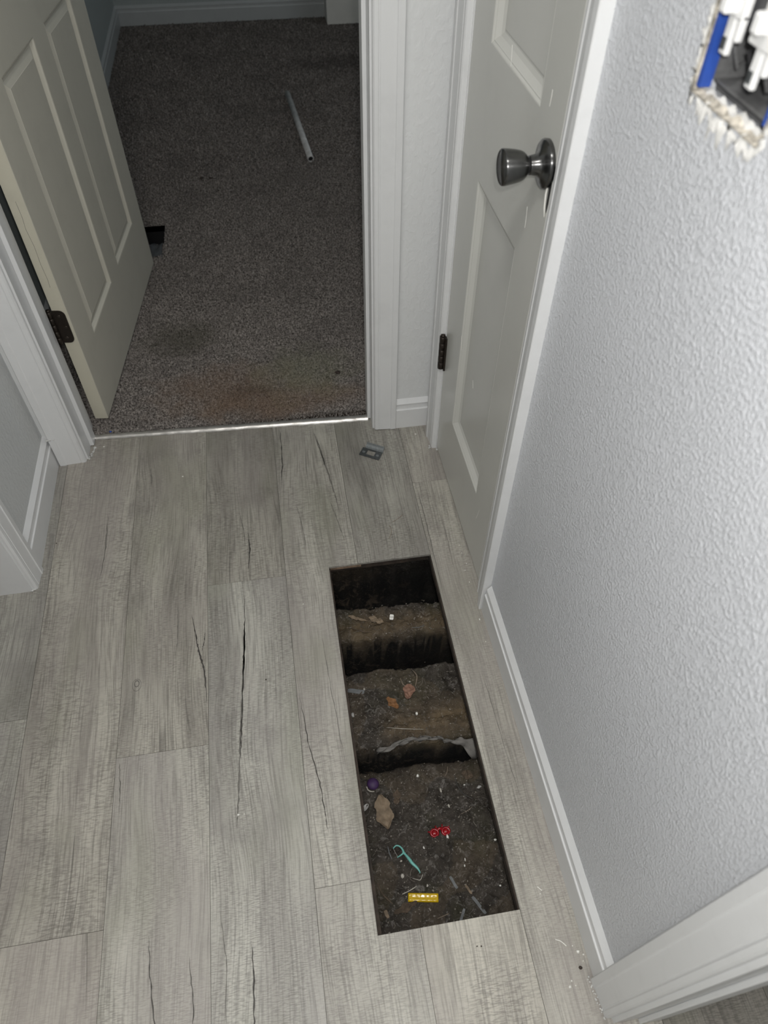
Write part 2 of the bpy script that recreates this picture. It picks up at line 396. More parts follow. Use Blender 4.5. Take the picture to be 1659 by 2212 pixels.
# carpeted room
wallbox('wall_room_left', [((-0.80, Y2, 0), (-0.683, 4.80, CEIL))], M['wall_room'], 'blue-grey wall behind the open cream door')
wallbox('wall_room_far', [((-0.80, 4.70, 0), (2.4, 4.80, CEIL))], M['wall_room'], 'blue-grey wall at the far end of the carpeted room')
wallbox('wall_room_right', [((2.3, Y2, 0), (2.4, 4.80, CEIL)), ((0.50, Y1, 0), (2.4, Y2, CEIL))], M['wall_room'], 'blue-grey wall on the right of the carpeted room')
o = wallbox('wall_room_return', [((0.435, 4.548, 0.012), (2.3, 4.70, CEIL))], M['return'], 'pale grey-white wall return at the far right corner of the carpeted room')

# baseboards
def base(name, p0, p1, out, label, mat=None, h=1.0):
    mb = MB(); mb.sweep([(a, b*h) for a, b in BAS], p0, p1, out, (0, 0, 1))
    return tag(mb.build(name, mat or M['trim']), label, None, None, 'structure')
base('baseboard_right', rw(0, 0.108, 0), rw(0, 0.797, 0), rwdir(), 'white moulded baseboard along the right wall beside the floor hole')
base('baseboard_left', (XL, 1.060, 0), (XL, Y1, 0), (1, 0, 0), 'short white baseboard along the left wall between the casings')
base('baseboard_end', (0.266, Y1, 0), (0.3575, Y1, 0), (0, -1, 0), 'tiny white baseboard between the carpet doorway and the closet casing')
base('baseboard_back', (XL, -1.6, 0), (0.38, -1.6, 0), (0, 1, 0), 'white baseboard behind the camera')
base('baseboard_room_far', (-0.683, 4.70, .008), (0.435, 4.70, .008), (0, -1, 0), 'grey-white baseboard at the far end of the carpeted room', M['trim_room'])
base('baseboard_room_left', (-0.683, Y2, .008), (-0.683, 4.70, .008), (1, 0, 0), 'grey-white baseboard behind the open door in the carpeted room', M['trim_room'])

# door frames: casing legs, head, jambs, stops as parts of one trim each
def frame_part(root, name, f, mat=None, bev=0.0008):
    mb = MB(); f(mb); o = mb.build(name, mat or M['trim'], root)
    return o
def trim(name, label):
    e = empty(name, (0, 0, 0)); tag(e, label, None, None, 'structure'); return e
HD = 2.03
t1 = trim('trim_1', 'white door frame around the carpeted doorway at the hall end')
frame_part(t1, 'casing', lambda b: b.sweep(cas(.066), (-0.604, Y1, 0.0), (-0.604, Y1, HD+.06), (1, 0, 0), (0, -1, 0)))
frame_part(t1, 'casing', lambda b: b.sweep(cas(.057), (0.2655, Y1, 0.0035), (0.2655, Y1, HD+.06), (-1, 0, 0), (0, -1, 0)))
frame_part(t1, 'head_casing', lambda b: b.sweep(cas(.057), (-0.604, Y1, HD+.0605), (0.2655, Y1, HD+.0605), (0, 0, -1), (0, -1, 0)))
frame_part(t1, 'jamb', lambda b: b.box((JL-.019, Y1-.002, 0), (JL, Y2+.002, HD+.01)))
frame_part(t1, 'jamb', lambda b: b.box((JR, Y1-.002, 0), (JR+.019, Y2+.002, HD+.01)))
frame_part(t1, 'head_jamb', lambda b: b.box((JL, Y1-.002, HD-.009), (JR, Y2+.002, HD+.01)))
for nm, f in (('door_stop', lambda b: b.box((JL, 1.442, 0.004), (JL+.0105, 1.476, HD-.009))),
              ('door_stop', lambda b: b.box((JR-.0085, 1.433, 0.004), (JR, 1.467, HD-.009)))):
    bevel(frame_part(t1, nm, f), .0015)

t2 = trim('trim_2', 'white door frame around the grey closet door on the right')
frame_part(t2, 'casing', lambda b: b.sweep(cas(.057), rw(0, 1.3570, 0), rw(0, 1.3570, HD+.06), (0.0, -1, 0), rwdir()))
CAST = [(0, 0), (0, .0155), (.0015, .017), (.0135, .017), (.0150, .0145), (.030, .0115), (.043, .0085), (.0450, .0095), (.0475, .0090), (.054, .0050), (.0575, .0030), (.063, .0022), (.063, 0)]
frame_part(t2, 'casing', lambda b: b.sweep(CAST, rw(0, 0.8000, 0), rw(0, 0.8000, HD+.06), (0.0, 1, 0), rwdir()))
frame_part(t2, 'head_casing', lambda b: b.sweep(cas(.057), rw(0, 0.80, HD+.0605), rw(0, 1.357, HD+.0605), (0, 0, -1), rwdir()))
def jambr(b, y0, y1, o0=.002, z1=HD+.01): rw_slab(b, y0, y1, 0, z1, o0, -.115)
frame_part(t2, 'jamb', lambda b: jambr(b, DY1, DY1+.016)); frame_part(t2, 'jamb', lambda b: jambr(b, DY0-.016, DY0))
frame_part(t2, 'head_jamb', lambda b: rw_slab(b, DY0, DY1, HD-.006, HD+.01, .002, -.115))

t3 = trim('trim_3', 'white door frame at the left edge of the photo')
frame_part(t3, 'casing', lambda b: b.sweep(cas(.057), (XL, 1.0605, 0.0), (XL, 1.0605, HD+.06), (0, -1, 0), (1, 0, 0)))
frame_part(t3, 'casing', lambda b: b.sweep(cas(.057), (XL, 0.199, 0.0), (XL, 0.199, HD+.06), (0, 1, 0), (1, 0, 0)))
frame_part(t3, 'head_casing', lambda b: b.sweep(cas(.057), (XL, 0.199, HD+.0605), (XL, 1.0605, HD+.0605), (0, 0, -1), (1, 0, 0)))
frame_part(t3, 'jamb', lambda b: b.box((XL-.117, 1.000, 0), (XL+.002, 1.019, HD+.01)))
frame_part(t3, 'jamb', lambda b: b.box((XL-.117, 0.240, 0), (XL+.002, 0.259, HD+.01)))
frame_part(t3, 'head_jamb', lambda b: b.box((XL-.117, 0.259, HD-.009), (XL+.002, 1.000, HD+.01)))

t4 = trim('trim_4', 'white grooved door frame at the lower right corner of the photo')
frame_part(t4, 'casing', lambda b: b.sweep(cas(.055), rw(0, 0.1080, 0), rw(0, 0.1080, HD+.06), (0, -1, 0), rwdir()))
frame_part(t4, 'casing', lambda b: b.sweep(cas(.057), rw(0, -0.86, 0), rw(0, -0.86, HD+.06), (0, 1, 0), rwdir()))
frame_part(t4, 'head_casing', lambda b: b.sweep(cas(.057), rw(0, -0.86, HD+.0605), rw(0, 0.108, HD+.0605), (0, 0, -1), rwdir()))
frame_part(t4, 'jamb', lambda b: rw_slab(b, 0.046, 0.062, 0, HD+.01, .003, -.117))
bevel(frame_part(t4, 'door_stop', lambda b: rw_slab(b, 0.0385, 0.046, 0.0, HD, -.036, -.075)), .0015)
frame_part(t4, 'jamb', lambda b: rw_slab(b, -0.80, -0.784, 0, HD+.01, .003, -.117))

# lumpy caulk at casing feet
def caulk(parent, pts, r, seed):
    mb = MB(); rnd = random.Random(seed)
    for p in pts:
        mb.blob((p[0]+rnd.uniform(-.002, .002), p[1]+rnd.uniform(-.002, .002), p[2]), (r*rnd.uniform(.6, 1.3), r*rnd.uniform(.6, 1.3), r*rnd.uniform(.4, .9)), rnd.random(), 7, 4, .3)
    o = mb.build('caulk_bead', M['caulk'], parent, None, True); o['label'] = 'lumpy white caulk at the foot of the casing'; return o
caulk(t1, [(-0.531+.0010*i, 1.398+i*.0045, 0.001) for i in range(10)]+[(-0.590+-.003*i, 1.3860-.0005*i, 0.0915+.0006*(i % 2)) for i in range(7)], .0030, 3)
caulk(t4, [(0.3535+.0003*i, 0.109-i*.0024, 0.0006) for i in range(24)], .0014, 5)
caulk(t2, [(0.339+.001*i, 1.3+i*.004, 0.002) for i in range(3)]+[(0.3585, 1.29, .002)], .003, 9)
caulk(t3, [(-0.612-.004*i, 1.003-.002*(i % 2), 0.003) for i in range(4)], .003, 11)

# ------------------------------------------------------------------ floor: planks one by one
floor = empty('floor', (0, 0, 0)); tag(floor, 'grey wood-look plank floor with a long rectangular hole cut in it', None, None, 'structure')
HX0, HX1, HY0, HY1 = 0.0365, 0.2735, 0.2195, 0.9635
sub = MB()
for a, b in (((-2.0, -1.6), (HX0+.004, 1.52)), ((HX1-.002, -1.6), (1.6, 1.5)), ((HX0+.004, -1.6), (HX1-.002, HY0-.003)), ((HX0+.004, HY1+.004), (HX1-.002, 1.5))):
    sub.box((a[0], a[1], -.026), (b[0], b[1], -.0065))
sub.build('subfloor', M['subfloor'], floor)
mb = MB()   # pale sliver of freshly cut wood at the far left rim
mb.box((HX0+.003, HY1+.0005, -.0145), (HX0+.075, HY1+.0045, -.0064)); mb.build('cut_edge', M['rawwood'], floor)
TOP = 0.0
cols = [-1.9735, -1.80, -1.6265, -1.453, -1.2795, -1.106, -.9325, -.759, -.5855, -.408, -.2355, -.0610, .1040, .2735, .447, .6205, .794, .9675, 1.141, 1.3145, 1.488]
joint = {-.759: .695, -.5855: .299, -.408: .587, -.2355: .955, -.0610: .305, .1040: -.52, .2735: 1.187, .447: .42}
tone = {(-.759, 0): .80, (-.5855, 0): .97, (-.5855, 1): .88, (-.408, 0): .96, (-.408, 1): 1.0, (-.2355, 0): .93, (-.2355, 1): 1.0, (-.0610, 0): 1.0, (-.061, 1): 1.0}
G = .00035
planks = []
rp = random.Random(5)
for ci in range(len(cols)-1):
    x0, x1 = cols[ci]+G, cols[ci+1]-G
    j = joint.get(cols[ci], rp.uniform(-.5, .9))
    ys = [j+1.22*k for k in range(-3, 4)]
    for k in range(len(ys)-1):
        a, b = ys[k]+G, ys[k+1]-G
        yend = 1.468 - (max(x0, -.53)+.53)*.048 if x0 < .21 and x0 > -.62 else (1.40 if x0 > .2 else 1.49)
        yend = min(yend, 1.468)
        a = max(a, -1.6); b = min(b, yend)
        if b-a < .02: continue
        pts = [(x0, a), (x1, a), (x1, b), (x0, b)]
        if abs(cols[ci]+.0610) < 1e-6:           # left side of the hole runs inside this course
            if a < HY0 < b and b < HY1: pts = [(x0, a), (x1, a), (x1, HY0), (HX0-.003, HY0), (HX0-.002, b), (x0, b)]
            elif a < HY1 < b and a > HY0: pts = [(x0, a), (HX0-.002, a), (HX0+.001, HY1), (x1, HY1), (x1, b), (x0, b)]
        if abs(cols[ci]-.1040) < 1e-6 and (a < HY0 < b or a < HY1 < b):
            for (aa, bb) in ((a, min(b, HY0)), (max(a, HY1), b)):
                if bb-aa < .02: continue
                planks.append((ci, k+(aa > .5), [(x0, aa), (x1, aa), (x1, bb), (x0, bb)]))
            continue
        planks.append((ci, k, pts))
plank_obs = []
for ci, k, pts in planks:
    lo = (min(p[0] for p in pts), min(p[1] for p in pts), 0)
    dz = rp.uniform(-.0003, .0002)
    mb = MB(); mb.poly(pts, -.0062, dz)
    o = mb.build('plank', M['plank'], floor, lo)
    yy = lo[1]; c0 = cols[ci]
    s = rp.uniform(.93, 1.03)
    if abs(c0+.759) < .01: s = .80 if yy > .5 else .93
    if c0 > .5: s *= .55 if lo[1] < .4 else 1  # shadow beyond the right doorway painted into the plank tone
    if abs(c0-.447) < .01: s *= .60  # same painted doorway shadow on the course next to the wall
    if yy > .9 and -.3 < c0 < .2: s *= .84  # far planks darkened: partly own tone, partly light falloff painted in
    wm = rp.uniform(-.015, .015)
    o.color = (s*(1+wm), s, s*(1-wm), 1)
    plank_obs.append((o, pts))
def plank_at(x, y):
    for o, pts in plank_obs:
        xs = [p[0] for p in pts]; ys = [p[1] for p in pts]
        if min(xs) <= x <= max(xs) and min(ys) <= y <= max(ys): return o
    return plank_obs[0][0]
def crack(path, wd, mat='crack'):
    """dark split printed in the plank: a tapering ragged sliver lying in its face"""
    pl = plank_at(*path[len(path)//2]); rnd = random.Random(int(abs(path[0][0])*1e4))
    P = []
    for i in range(len(path)-1):
        for q in range(9):
            f = q/9; P.append((path[i][0]*(1-f)+path[i+1][0]*f+rnd.uniform(-.0009, .0009), path[i][1]*(1-f)+path[i+1][1]*f))
    P.append(path[-1]); n = len(P); V = []; F = []
    for i, (x, y) in enumerate(P):
        wv = wd*math.sin(math.pi*(i+.15)/(n-.7))**.6*rnd.uniform(.35, 1.15) if 0 < i < n-1 else 1e-4
        V += [(x-wv/2, y, .00045), (x+wv/2, y, .00045)]
    F = [(2*i, 2*i+1, 2*i+3, 2*i+2) for i in range(n-1)]
    o = mesh('grain_crack', V, F, M[mat], pl, (P[0][0], P[0][1], 0)); return o
for path, wd, mt in (
    ([(-.269, .884), (-.260, .823), (-.254, .789), (-.243, .744), (-.2385, .671)], .0040, 'crack'),
    ([(-.249, .790), (-.243, .812), (-.241, .835)], .0022, 'crack'),
    ([(-.155, .912), (-.159, .807), (-.165, .731), (-.172, .622), (-.177, .549)], .0036, 'crack'),
    ([(-.166, .720), (-.174, .620), (-.178, .549), (-.184, .464), (-.187, .424)], .0040, 'crack_soft'),
    ([(-.158, .85), (-.161, .78), (-.166, .70)], .0045, 'crack'),
    ([(-.056, .664), (-.048, .565), (-.034, .482), (-.030, .423), (-.028, .390)], .0022, 'crack'),
    ([(-.139, 1.093), (-.138, 1.038), (-.144, .986)], .0036, 'crack'),
    ([(-.158, 1.16), (-.150, 1.10), (-.147, 1.05)], .0022, 'crack_soft'),
    ([(-.169, .240), (-.169, .182), (-.172, .100)], .0032, 'crack'),
    ([(.050, 1.40), (.063, 1.30), (.075, 1.20), (.082, 1.12)], .0040, 'crack_soft'),
    ([(.046, 1.41), (.060, 1.31), (.066, 1.26)], .0022, 'crack'),
    ([(-.041, 1.427), (-.043, 1.307), (-.051, 1.243)], .0036, 'crack'),
    ([(-.335, .280), (-.330, .221), (-.321, .158), (-.322, .10)], .0022, 'crack'),
    ([(-.402, .582), (-.398, .540), (-.395, .482)], .0022, 'crack_soft'),
    ([(-.020, 1.16), (-.012, 1.10), (-.008, 1.02)], .0022, 'crack_soft'),
    ([(-.30, .92), (-.298, .84), (-.302, .78)], .0018, 'crack_soft'),
    ([(.062, 1.16), (.075, 1.09), (.083, 1.03)], .0030, 'crack_soft'),
    ([(.281, 1.17), (.283, 1.08), (.281, .98), (.279, .85)], .0024, 'crack_soft'),
    ([(-.47, 1.20), (-.468, 1.10), (-.472, 1.02)], .0030, 'crack_soft'),
    ([(-.375, 1.34), (-.37, 1.28)], .0028, 'crack_soft'),
    ([(-.22, .30), (-.21, .22), (-.215, .12)], .0018, 'crack_soft'),
    ([(-.27, .24), (-.262, .17), (-.265, .11)], .0018, 'crack'),
    ([(.003, .80), (.006, .70), (.012, .60), (.018, .50)], .0016, 'crack_soft'),
    ([(.318, .66), (.322, .50), (.325, .38)], .0016, 'crack_soft'),
    ([(.32, 1.10), (.322, 1.0), (.318, .9)], .0016, 'crack_soft'),
): crack(path, wd, mt)
# the oval knot on the second course
pl = plank_at(-.377, .735)
for r, wd in ((.0045, .0016), (.0088, .0008)):
    V = []; F = []; n = 28
    for i in range(n):
        a = 2*math.pi*i/n
        for rr in (r-wd/2, r+wd/2): V.append((-.378+rr*math.cos(a)*(1 if r < .012 else 1.1), .737+rr*1.5*math.sin(a)-(r > .008)*.003, .0005))
    F = [(2*i, 2*i+1, (2*i+3) % (2*n), (2*i+2) % (2*n)) for i in range(n if r < .012 else n-9)]
    mesh('knot_ring', V, F, M['crack_soft'], pl, (-.378, .737, 0))

# metal carpet edge strip
n = 60; V = []; F = []; rnd = random.Random(2); prof = [(-.0062, 0), (-.0045, .0035), (0, .0052), (.0045, .0042), (.0065, 0.001)]
for i in range(n+1):
    f = i/n; x = -.5235+f*(.7205); y = 1.4745-.036*f; wob = rnd.uniform(-.0007, .0007)
    sc_ = 1.35+rnd.uniform(-.12, .12)+.35*f
    for a, b in prof: V.append((x, y+a*sc_+wob, .0005+b*sc_))
for i in range(n):
    for q in range(4): F.append((i*5+q, i*5+q+1, i*5+q+6, i*5+q+5))
o = mesh('carpet_edge_strip', V, F, M['strip'], None, (0, 1.46, 0), True)
tag(o, 'thin shiny metal edge strip between the plank floor and the carpet', 'threshold')

# ------------------------------------------------------------------ carpet
DUX0, DUX1, DUY0, DUY1 = -.62, -.374, 2.415, 2.548
cb = MB()
for a, b in (((-.683, 1.478), (2.3, DUY0)), ((-.683, DUY1), (2.3, 4.70)), ((-.683, DUY0), (DUX0, DUY1)), ((DUX1, DUY0), (2.3, DUY1))):
    cb.box((a[0], a[1], -.02), (b[0], b[1], .004))
carpet = cb.build('floor_carpet', M['carpet']); tag(carpet, 'stained grey-brown carpet in the room behind the open door', None, None, 'structure')
V = []; F = []; rnd = random.Random(8)
def tuft(x, y, s):
    n = len(V); a = rnd.uniform(0, 6.283); lx, ly = rnd.uniform(-.5, .5)*s, rnd.uniform(-.5, .5)*s; h = s*rnd.uniform(.9, 1.7)
    for k in range(3):
        V.append((x+math.cos(a+k*2.094)*s*.55, y+math.sin(a+k*2.094)*s*.55, .003))
    for k in range(3):
        V.append((x+lx+math.cos(a+k*2.094)*s*.38, y+ly+math.sin(a+k*2.094)*s*.38, .003+h))
    F.extend([(n, n+1, n+4, n+3), (n+1, n+2, n+5, n+4), (n+2, n, n+3, n+5), (n+3, n+4, n+5)])
def scatter(x0, x1, y0, y1, st, s):
    y = y0
    while y < y1:
        x = x0
        while x < x1:
            px, py = x+rnd.uniform(-.5, .5)*st, y+rnd.uniform(-.5, .5)*st
            if not (DUX0-.003 < px < DUX1+.003 and DUY0-.003 < py < DUY1+.003) and py > 1.4815-.036*min(max((px+.5235)/.7205, 0), 1)*1.0:
                tuft(px, py, s)
            x += st
        y += st
scatter(-.55, .26, 1.445, 2.0, .0050, .0036)
scatter(-.60, .50, 2.0, 2.9, .0065, .0048)
scatter(-.67, .80, 2.9, 4.68, .0105, .0075)
pile = mesh('carpet_pile', V, F, M['carpet'], carpet, (0, 0, 0)); tag(pile, None, None, None, 'stuff')
# floor register opening with a folded carpet flap
reg = empty('floor_vent_opening', ((DUX0+DUX1)/2, (DUY0+DUY1)/2, -.02))
tag(reg, 'dark rectangular vent hole cut in the carpet beside the open cream door', 'vent hole')
vb = MB(); x0, x1, y0, y1 = DUX0, DUX1, DUY0, DUY1
vb.box((x0-.004, y0-.004, -.16), (x0, y1+.004, .002)).box((x1, y0-.004, -.16), (x1+.004, y1+.004, .002)).box((x0, y0-.004, -.16), (x1, y0, .002)).box((x0, y1, -.16), (x1, y1+.004, .002)).box((x0-.004, y0-.004, -.165), (x1+.004, y1+.004, -.16))
vb.build('duct_boot', M['black'], reg, (x0, y0, -.16))
V = []; F = []
for i in range(9):
    for j in range(6):
        x = DUX1-.075+i*.009; y = DUY0-.004-j*.016
        V.append((x, y, .010+.012*math.sin(j*.7)*(.6+.4*math.sin(i*.8))+.004*math.sin(i*1.7+j)))
F = [(i*6+j, i*6+j+1, (i+1)*6+j+1, (i+1)*6+j) for i in range(8) for j in range(5)]
o = mesh('carpet_flap', V, F, M['flap'], reg, (DUX1-.04, DUY0-.05, 0), True); o['label'] = 'dark grey folded flap in front of the vent hole'
o.modifiers.new('solid', 'SOLIDIFY').thickness = .004

# ------------------------------------------------------------------ doors
def slab_with_panels(W, Ht, T, panels):
    """frame mesh (rails and stiles, both faces) with openings, local x = width, y = thickness (0..T), z = height"""
    us = sorted({0, W}|{p[0] for p in panels}|{p[1] for p in panels}); zs = sorted({0, Ht}|{p[2] for p in panels}|{p[3] for p in panels})
    def inpan(u, z): return any(p[0] < u < p[1] and p[2] < z < p[3] for p in panels)
    bm = bmesh.new(); cells = {}
    for i in range(len(us)-1):
        for j in range(len(zs)-1):
            if not inpan((us[i]+us[i+1])/2, (zs[j]+zs[j+1])/2): cells[(i, j)] = 1
    cache = {}
    def v(i, j, s):
        k = (i, j, s)
        if k not in cache: cache[k] = bm.verts.new((us[i], T*s, zs[j]))
        return cache[k]
    for (i, j) in cells:
        for s in (0, 1): bm.faces.new([v(i, j, s), v(i+1, j, s), v(i+1, j+1, s), v(i, j+1, s)])
        for (di, dj, e) in ((-1, 0, ((i, j), (i, j+1))), (1, 0, ((i+1, j), (i+1, j+1))), (0, -1, ((i, j), (i+1, j))), (0, 1, ((i, j+1), (i+1, j+1)))):
            if (i+di, j+dj) not in cells:
                (a, b), (c, d) = e; bm.faces.new([v(a, b, 0), v(c, d, 0), v(c, d, 1), v(a, b, 1)])
    bmesh.ops.recalc_face_normals(bm, faces=bm.faces)
    return bm
PROF = [(0, 0), (.0022, .0006), (.0045, .0035), (.0095, .0085), (.0125, .0090), (.0150, .0088), (.0200, .0060), (.0290, .0030), (.0300, .0024)]
def panel_mesh(p, T, prof):
    u0, u1, z0, z1 = p; V = []; F = []
    for s in (0, 1):
        b0 = len(V)
        for d, dep in prof:
            y = dep if s == 0 else T-dep
            V += [(u0+d, y, z0+d), (u1-d, y, z0+d), (u1-d, y, z1-d), (u0+d, y, z1-d)]
        for k in range(len(prof)-1):
            for q in range(4):
                F.append((b0+4*k+q, b0+4*k+(q+1) % 4, b0+4*k+4+(q+1) % 4, b0+4*k+4+q))
        b1 = b0+4*(len(prof)-1); F.append((b1, b1+1, b1+2, b1+3))
    n = 4*len(prof)
    for q in range(4): F.append((q, (q+1) % 4, n+(q+1) % 4, n+q))
    return V, F
def door(name, loc, rz, W, Ht, T, panels, mat, label, prof=PROF):
    root = empty(name, loc, rz); root['_org'] = (0, 0, 0)
    tag(root, label, None, None, 'structure')
    bm = slab_with_panels(W, Ht, T, panels); me = bpy.data.meshes.new('door_leaf'); bm.to_mesh(me); bm.free(); me.materials.append(mat)
    leaf = bpy.data.objects.new('door_leaf', me); C.objects.link(leaf); leaf.parent = root; leaf['_org'] = (0, 0, 0)
    bevel(leaf, .0012, 2)
    for p in panels:
        V, F = panel_mesh(p, T, prof)
        mesh('door_panel', V, F, mat, root)
    return root, leaf
# door_1: 30 inch six panel door, swung into the carpeted room; local x runs away from the hinge
ang = math.atan2(.741, .088)
W1 = .758
P1 = [(a, b, z0, z1) for (a, b) in ((.104, .330), (.420, .646)) for (z0, z1) in ((.200, .792), (.965, 1.600), (1.700, 1.915))]
# local y axis must point to the left (-x world): face y=0 looks into the doorway
d1, leaf1 = door('door_1', (-.491, 1.5305, .014), ang, W1, 2.005, .0345, P1, M['door_cream'], 'open cream six-panel door swung into the carpeted room')
mb = MB(); mb.box((-.0006, .0006, .001), (.0004, .0339, 2.004)); o = mb.build('door_edge', M['door_edge'], d1); o['label'] = 'yellowed paint on the hinge edge'
# hairline crack in the edge paint
cp = [(.0175, .60), (.0165, .565), (.019, .54), (.0155, .50), (.017, .46), (.015, .42), (.0165, .40)]
mb = MB(); mb.tube([(-.0007, a, z) for a, z in cp], .00035, 5); mb.build('paint_crack', M['crack_soft'], d1)
def hinge(parent, name, z0, z1, leafquad, pin, mat=M['bronze']):
    e = bpy.data.objects.new(name, None); C.objects.link(e); e.parent = parent; e.location = (0, 0, 0); e['_org'] = (0, 0, 0); e['label'] = 'dark bronze butt hinge'
    return e
# hinge_1 on the near edge of door_1 (local x=0 plane, from y=.034 inwards)
def round_plate(a0, a1, z0, z1, r, n=6):
    pts = []
    for (ca, cz, s) in ((a1-r, z0+r, -90), (a1-r, z1-r, 0)):
        for i in range(n+1):
            t_ = math.radians(s+90*i/n); pts.append((ca+r*math.cos(t_), cz+r*math.sin(t_)))
    pts += [(a0, z1), (a0, z0)]
    return pts
for zc in (.309, 1.0, 1.74):
    z0, z1 = zc-.0445-.014, zc+.0445-.014
    e = empty('hinge', (0, 0, 0)); e.parent = d1; e['label'] = 'dark bronze hinge'
    pts = round_plate(0, .0285, z0, z1, .0135)
    mb = MB(); n = len(pts)
    V = [(-.0009, .0350-a, z) for a, z in pts]+[(-.0030, .0350-a, z) for a, z in pts]
    mb.add(V, [(i, (i+1) % n, n+(i+1) % n, n+i) for i in range(n)]+[tuple(range(n)), tuple(range(n, 2*n))])
    mb.build('hinge_leaf', M['bronze'], e)
    mb = MB()
    for k in range(5):
        mb.lathe([(0, .0050), (.0006, .0062), (.0166, .0062), (.0172, .0050)], (-.0055, .0410, z0+k*.0179), (0, 0, 1), 18)
    mb.lathe([(0, .0046), (.0895, .0046), (.0915, .0056), (.094, .0040), (.0945, .001)], (-.0055, .0410, z0), (0, 0, 1), 14)
    mb.lathe([(-.003, .002), (-.002, .0045), (0, .005)], (-.0055, .0410, z0), (0, 0, 1), 14)
    mb.build('hinge_knuckle', M['bronze'], e, None, True)
    mb = MB(); mb.box((-.0085, .0405, z0), (-.0065, .0545, z1)); mb.build('jamb_leaf', M['bronze'], e)
    mb = MB()
    for a, z in ((.0130, z1-.015), (.0200, z0+.044), (.0130, z0+.014)):
        mb.lathe([(0, .0036), (.0008, .0030), (.0008, .0006)], (-.0030, .0350-a, z), (-1, 0, 0), 12)
    mb.build('screw', M['bronze_screw'], e)
# small knob of door_1 out of view at the far stile
mb = MB(); mb.lathe([(0, .031), (.004, .031), (.010, .014), (.024, .012), (.034, .020), (.050, .025), (.058, .022), (.060, .002)], (W1-.065, 0, .90), (0, -1, 0), 32)
mb.build('door_knob', M['nickel'], d1, None, True)

# door_2: narrow closet door, closed, flush with the right wall. local x towards the camera side
W2 = .425
rzz = math.atan2(-1, .0125)
hx, hy, _ = rw(.0005, 1.2955, 0)
P2 = [(.1105, .3290, .186, .752), (.1030, .3380, .958, 1.600), (.1030, .3380, 1.700, 1.915)]
# frame: x axis runs from hinge towards -y; y axis (thickness) then points +x (into wall)
PROF2 = [(0, 0), (.0012, .0008), (.0035, .0030), (.0048, .0030), (.0060, .0042), (.0130, .0100), (.0190, .0128), (.0215, .0130), (.0230, .0122), (.0245, .0120)]
e = empty('door_2', (hx, hy, .008)); tag(e, 'closed narrow grey-white panel door with a dark round knob on the right', None, None, 'structure')
e.rotation_euler = (0, 0, rzz)
e['_org'] = (0, 0, 0)
bm = slab_with_panels(W2, 2.01, .0345, [(a, b, z0, z1) for a, b, z0, z1 in P2]); me = bpy.data.meshes.new('door_leaf')
for v in bm.verts: v.co.y = v.co.y
bm.to_mesh(me); bm.free(); me.materials.append(M['door_grey'])
leaf2 = bpy.data.objects.new('door_leaf', me); C.objects.link(leaf2); leaf2.parent = e; bevel(leaf2, .0012, 2)
d2 = e
for p in P2:
    V, F = panel_mesh(p, .0345, PROF2); mesh('door_panel', V, F, M['door_grey'], d2)
# knob of door_2 (local: out of door = -y)
kx, kz = 1.2955-.899, .918-.008
kn = empty('door_knob', (0, 0, 0)); kn.parent = d2; kn['label'] = 'dark satin nickel round knob'; kn['_org'] = (0, 0, 0)
mb = MB(); mb.lathe([(0, .0300), (.0045, .0305), (.0060, .0300), (.0075, .0285), (.0090, .0215), (.0110, .0165), (.0150, .0135), (.0235, .0118), (.0250, .0118)], (kx, 0, kz), (0, -1, 0), 64)
mb.build('rose', M['nickel'], kn, None, True)
mb = MB(); mb.lathe([(.0245, .0095), (.0285, .0095)], (kx, 0, kz), (0, -1, 0), 48); mb.build('neck', M['black'], kn, None, True)
mb = MB(); mb.lathe([(.0280, .0090), (.0282, .0118), (.0300, .0145), (.0330, .0170), (.0370, .0188), (.0440, .0204), (.0520, .0216), (.0585, .0224), (.0605, .0223), (.0615, .0215)], (kx, 0, kz), (0, -1, 0), 64)
mb.build('grip', M['nickel'], kn, None, True)
mb = MB(); mb.lathe([(.0560, .0210), (.0618, .0212), (.0612, .0196), (.0590, .0120), (.0582, .0045), (.0580, .0002)], (kx, 0, kz), (0, -1, 0), 64)
mb.build('dished_face', M['nickel_face'], kn, None, True)
# broken latch edge beside the knob: dark split with a raised white splinter
mb = MB(); V = [(W2-.0025, -.0006, .856), (W2-.0005, -.0006, .870), (W2-.0004, -.0006, .898), (W2-.004, -.0006, .925), (W2-.0062, -.0006, .893), (W2-.0060, -.0006, .868)]
mb.add(V, [(0, 1, 2, 3, 4, 5)]); V2 = [(a, b-.0004, c) for a, b, c in V]; mb.add(V2, [(0, 1, 2, 3, 4, 5)])
o = mb.build('split', M['black'], d2); o['label'] = 'dark split at the door edge below the knob'
mb = MB(); mb.tube([(W2-.004, -.001, .926), (W2-.0068, -.0025, .900), (W2-.0085, -.003, .880), (W2-.0075, -.002, .862), (W2-.0055, -.001, .850)], [.0004, .0011, .0014, .0011, .0004], 6)
mb.build('splinter', M['chip'], d2)
for zc in (.312, 1.19, 1.78):
    z0, z1 = zc-.0445-.008, zc+.0445-.008
    h = empty('hinge', (0, 0, 0)); h.parent = d2; h['label'] = 'dark bronze hinge'; h['_org'] = (0, 0, 0)
    mb = MB()
    for k in range(5):
        mb.lathe([(0, .0060), (.0006, .0072), (.0168, .0072), (.0174, .0060)], (-.0015, -.0075, z0+k*.0179), (0, 0, 1), 18)
    mb.lathe([(0, .0048), (.0895, .0048), (.0905, .0056), (.093, .0050), (.094, .001)], (-.0015, -.0075, z0), (0, 0, 1), 16)
    mb.build('hinge_knuckle', M['bronze'], h, None, True)
    mb = MB(); mb.box((.0005, -.0040, z0), (.0115, .002, z1)); mb.build('hinge_leaf', M['bronze'], h)
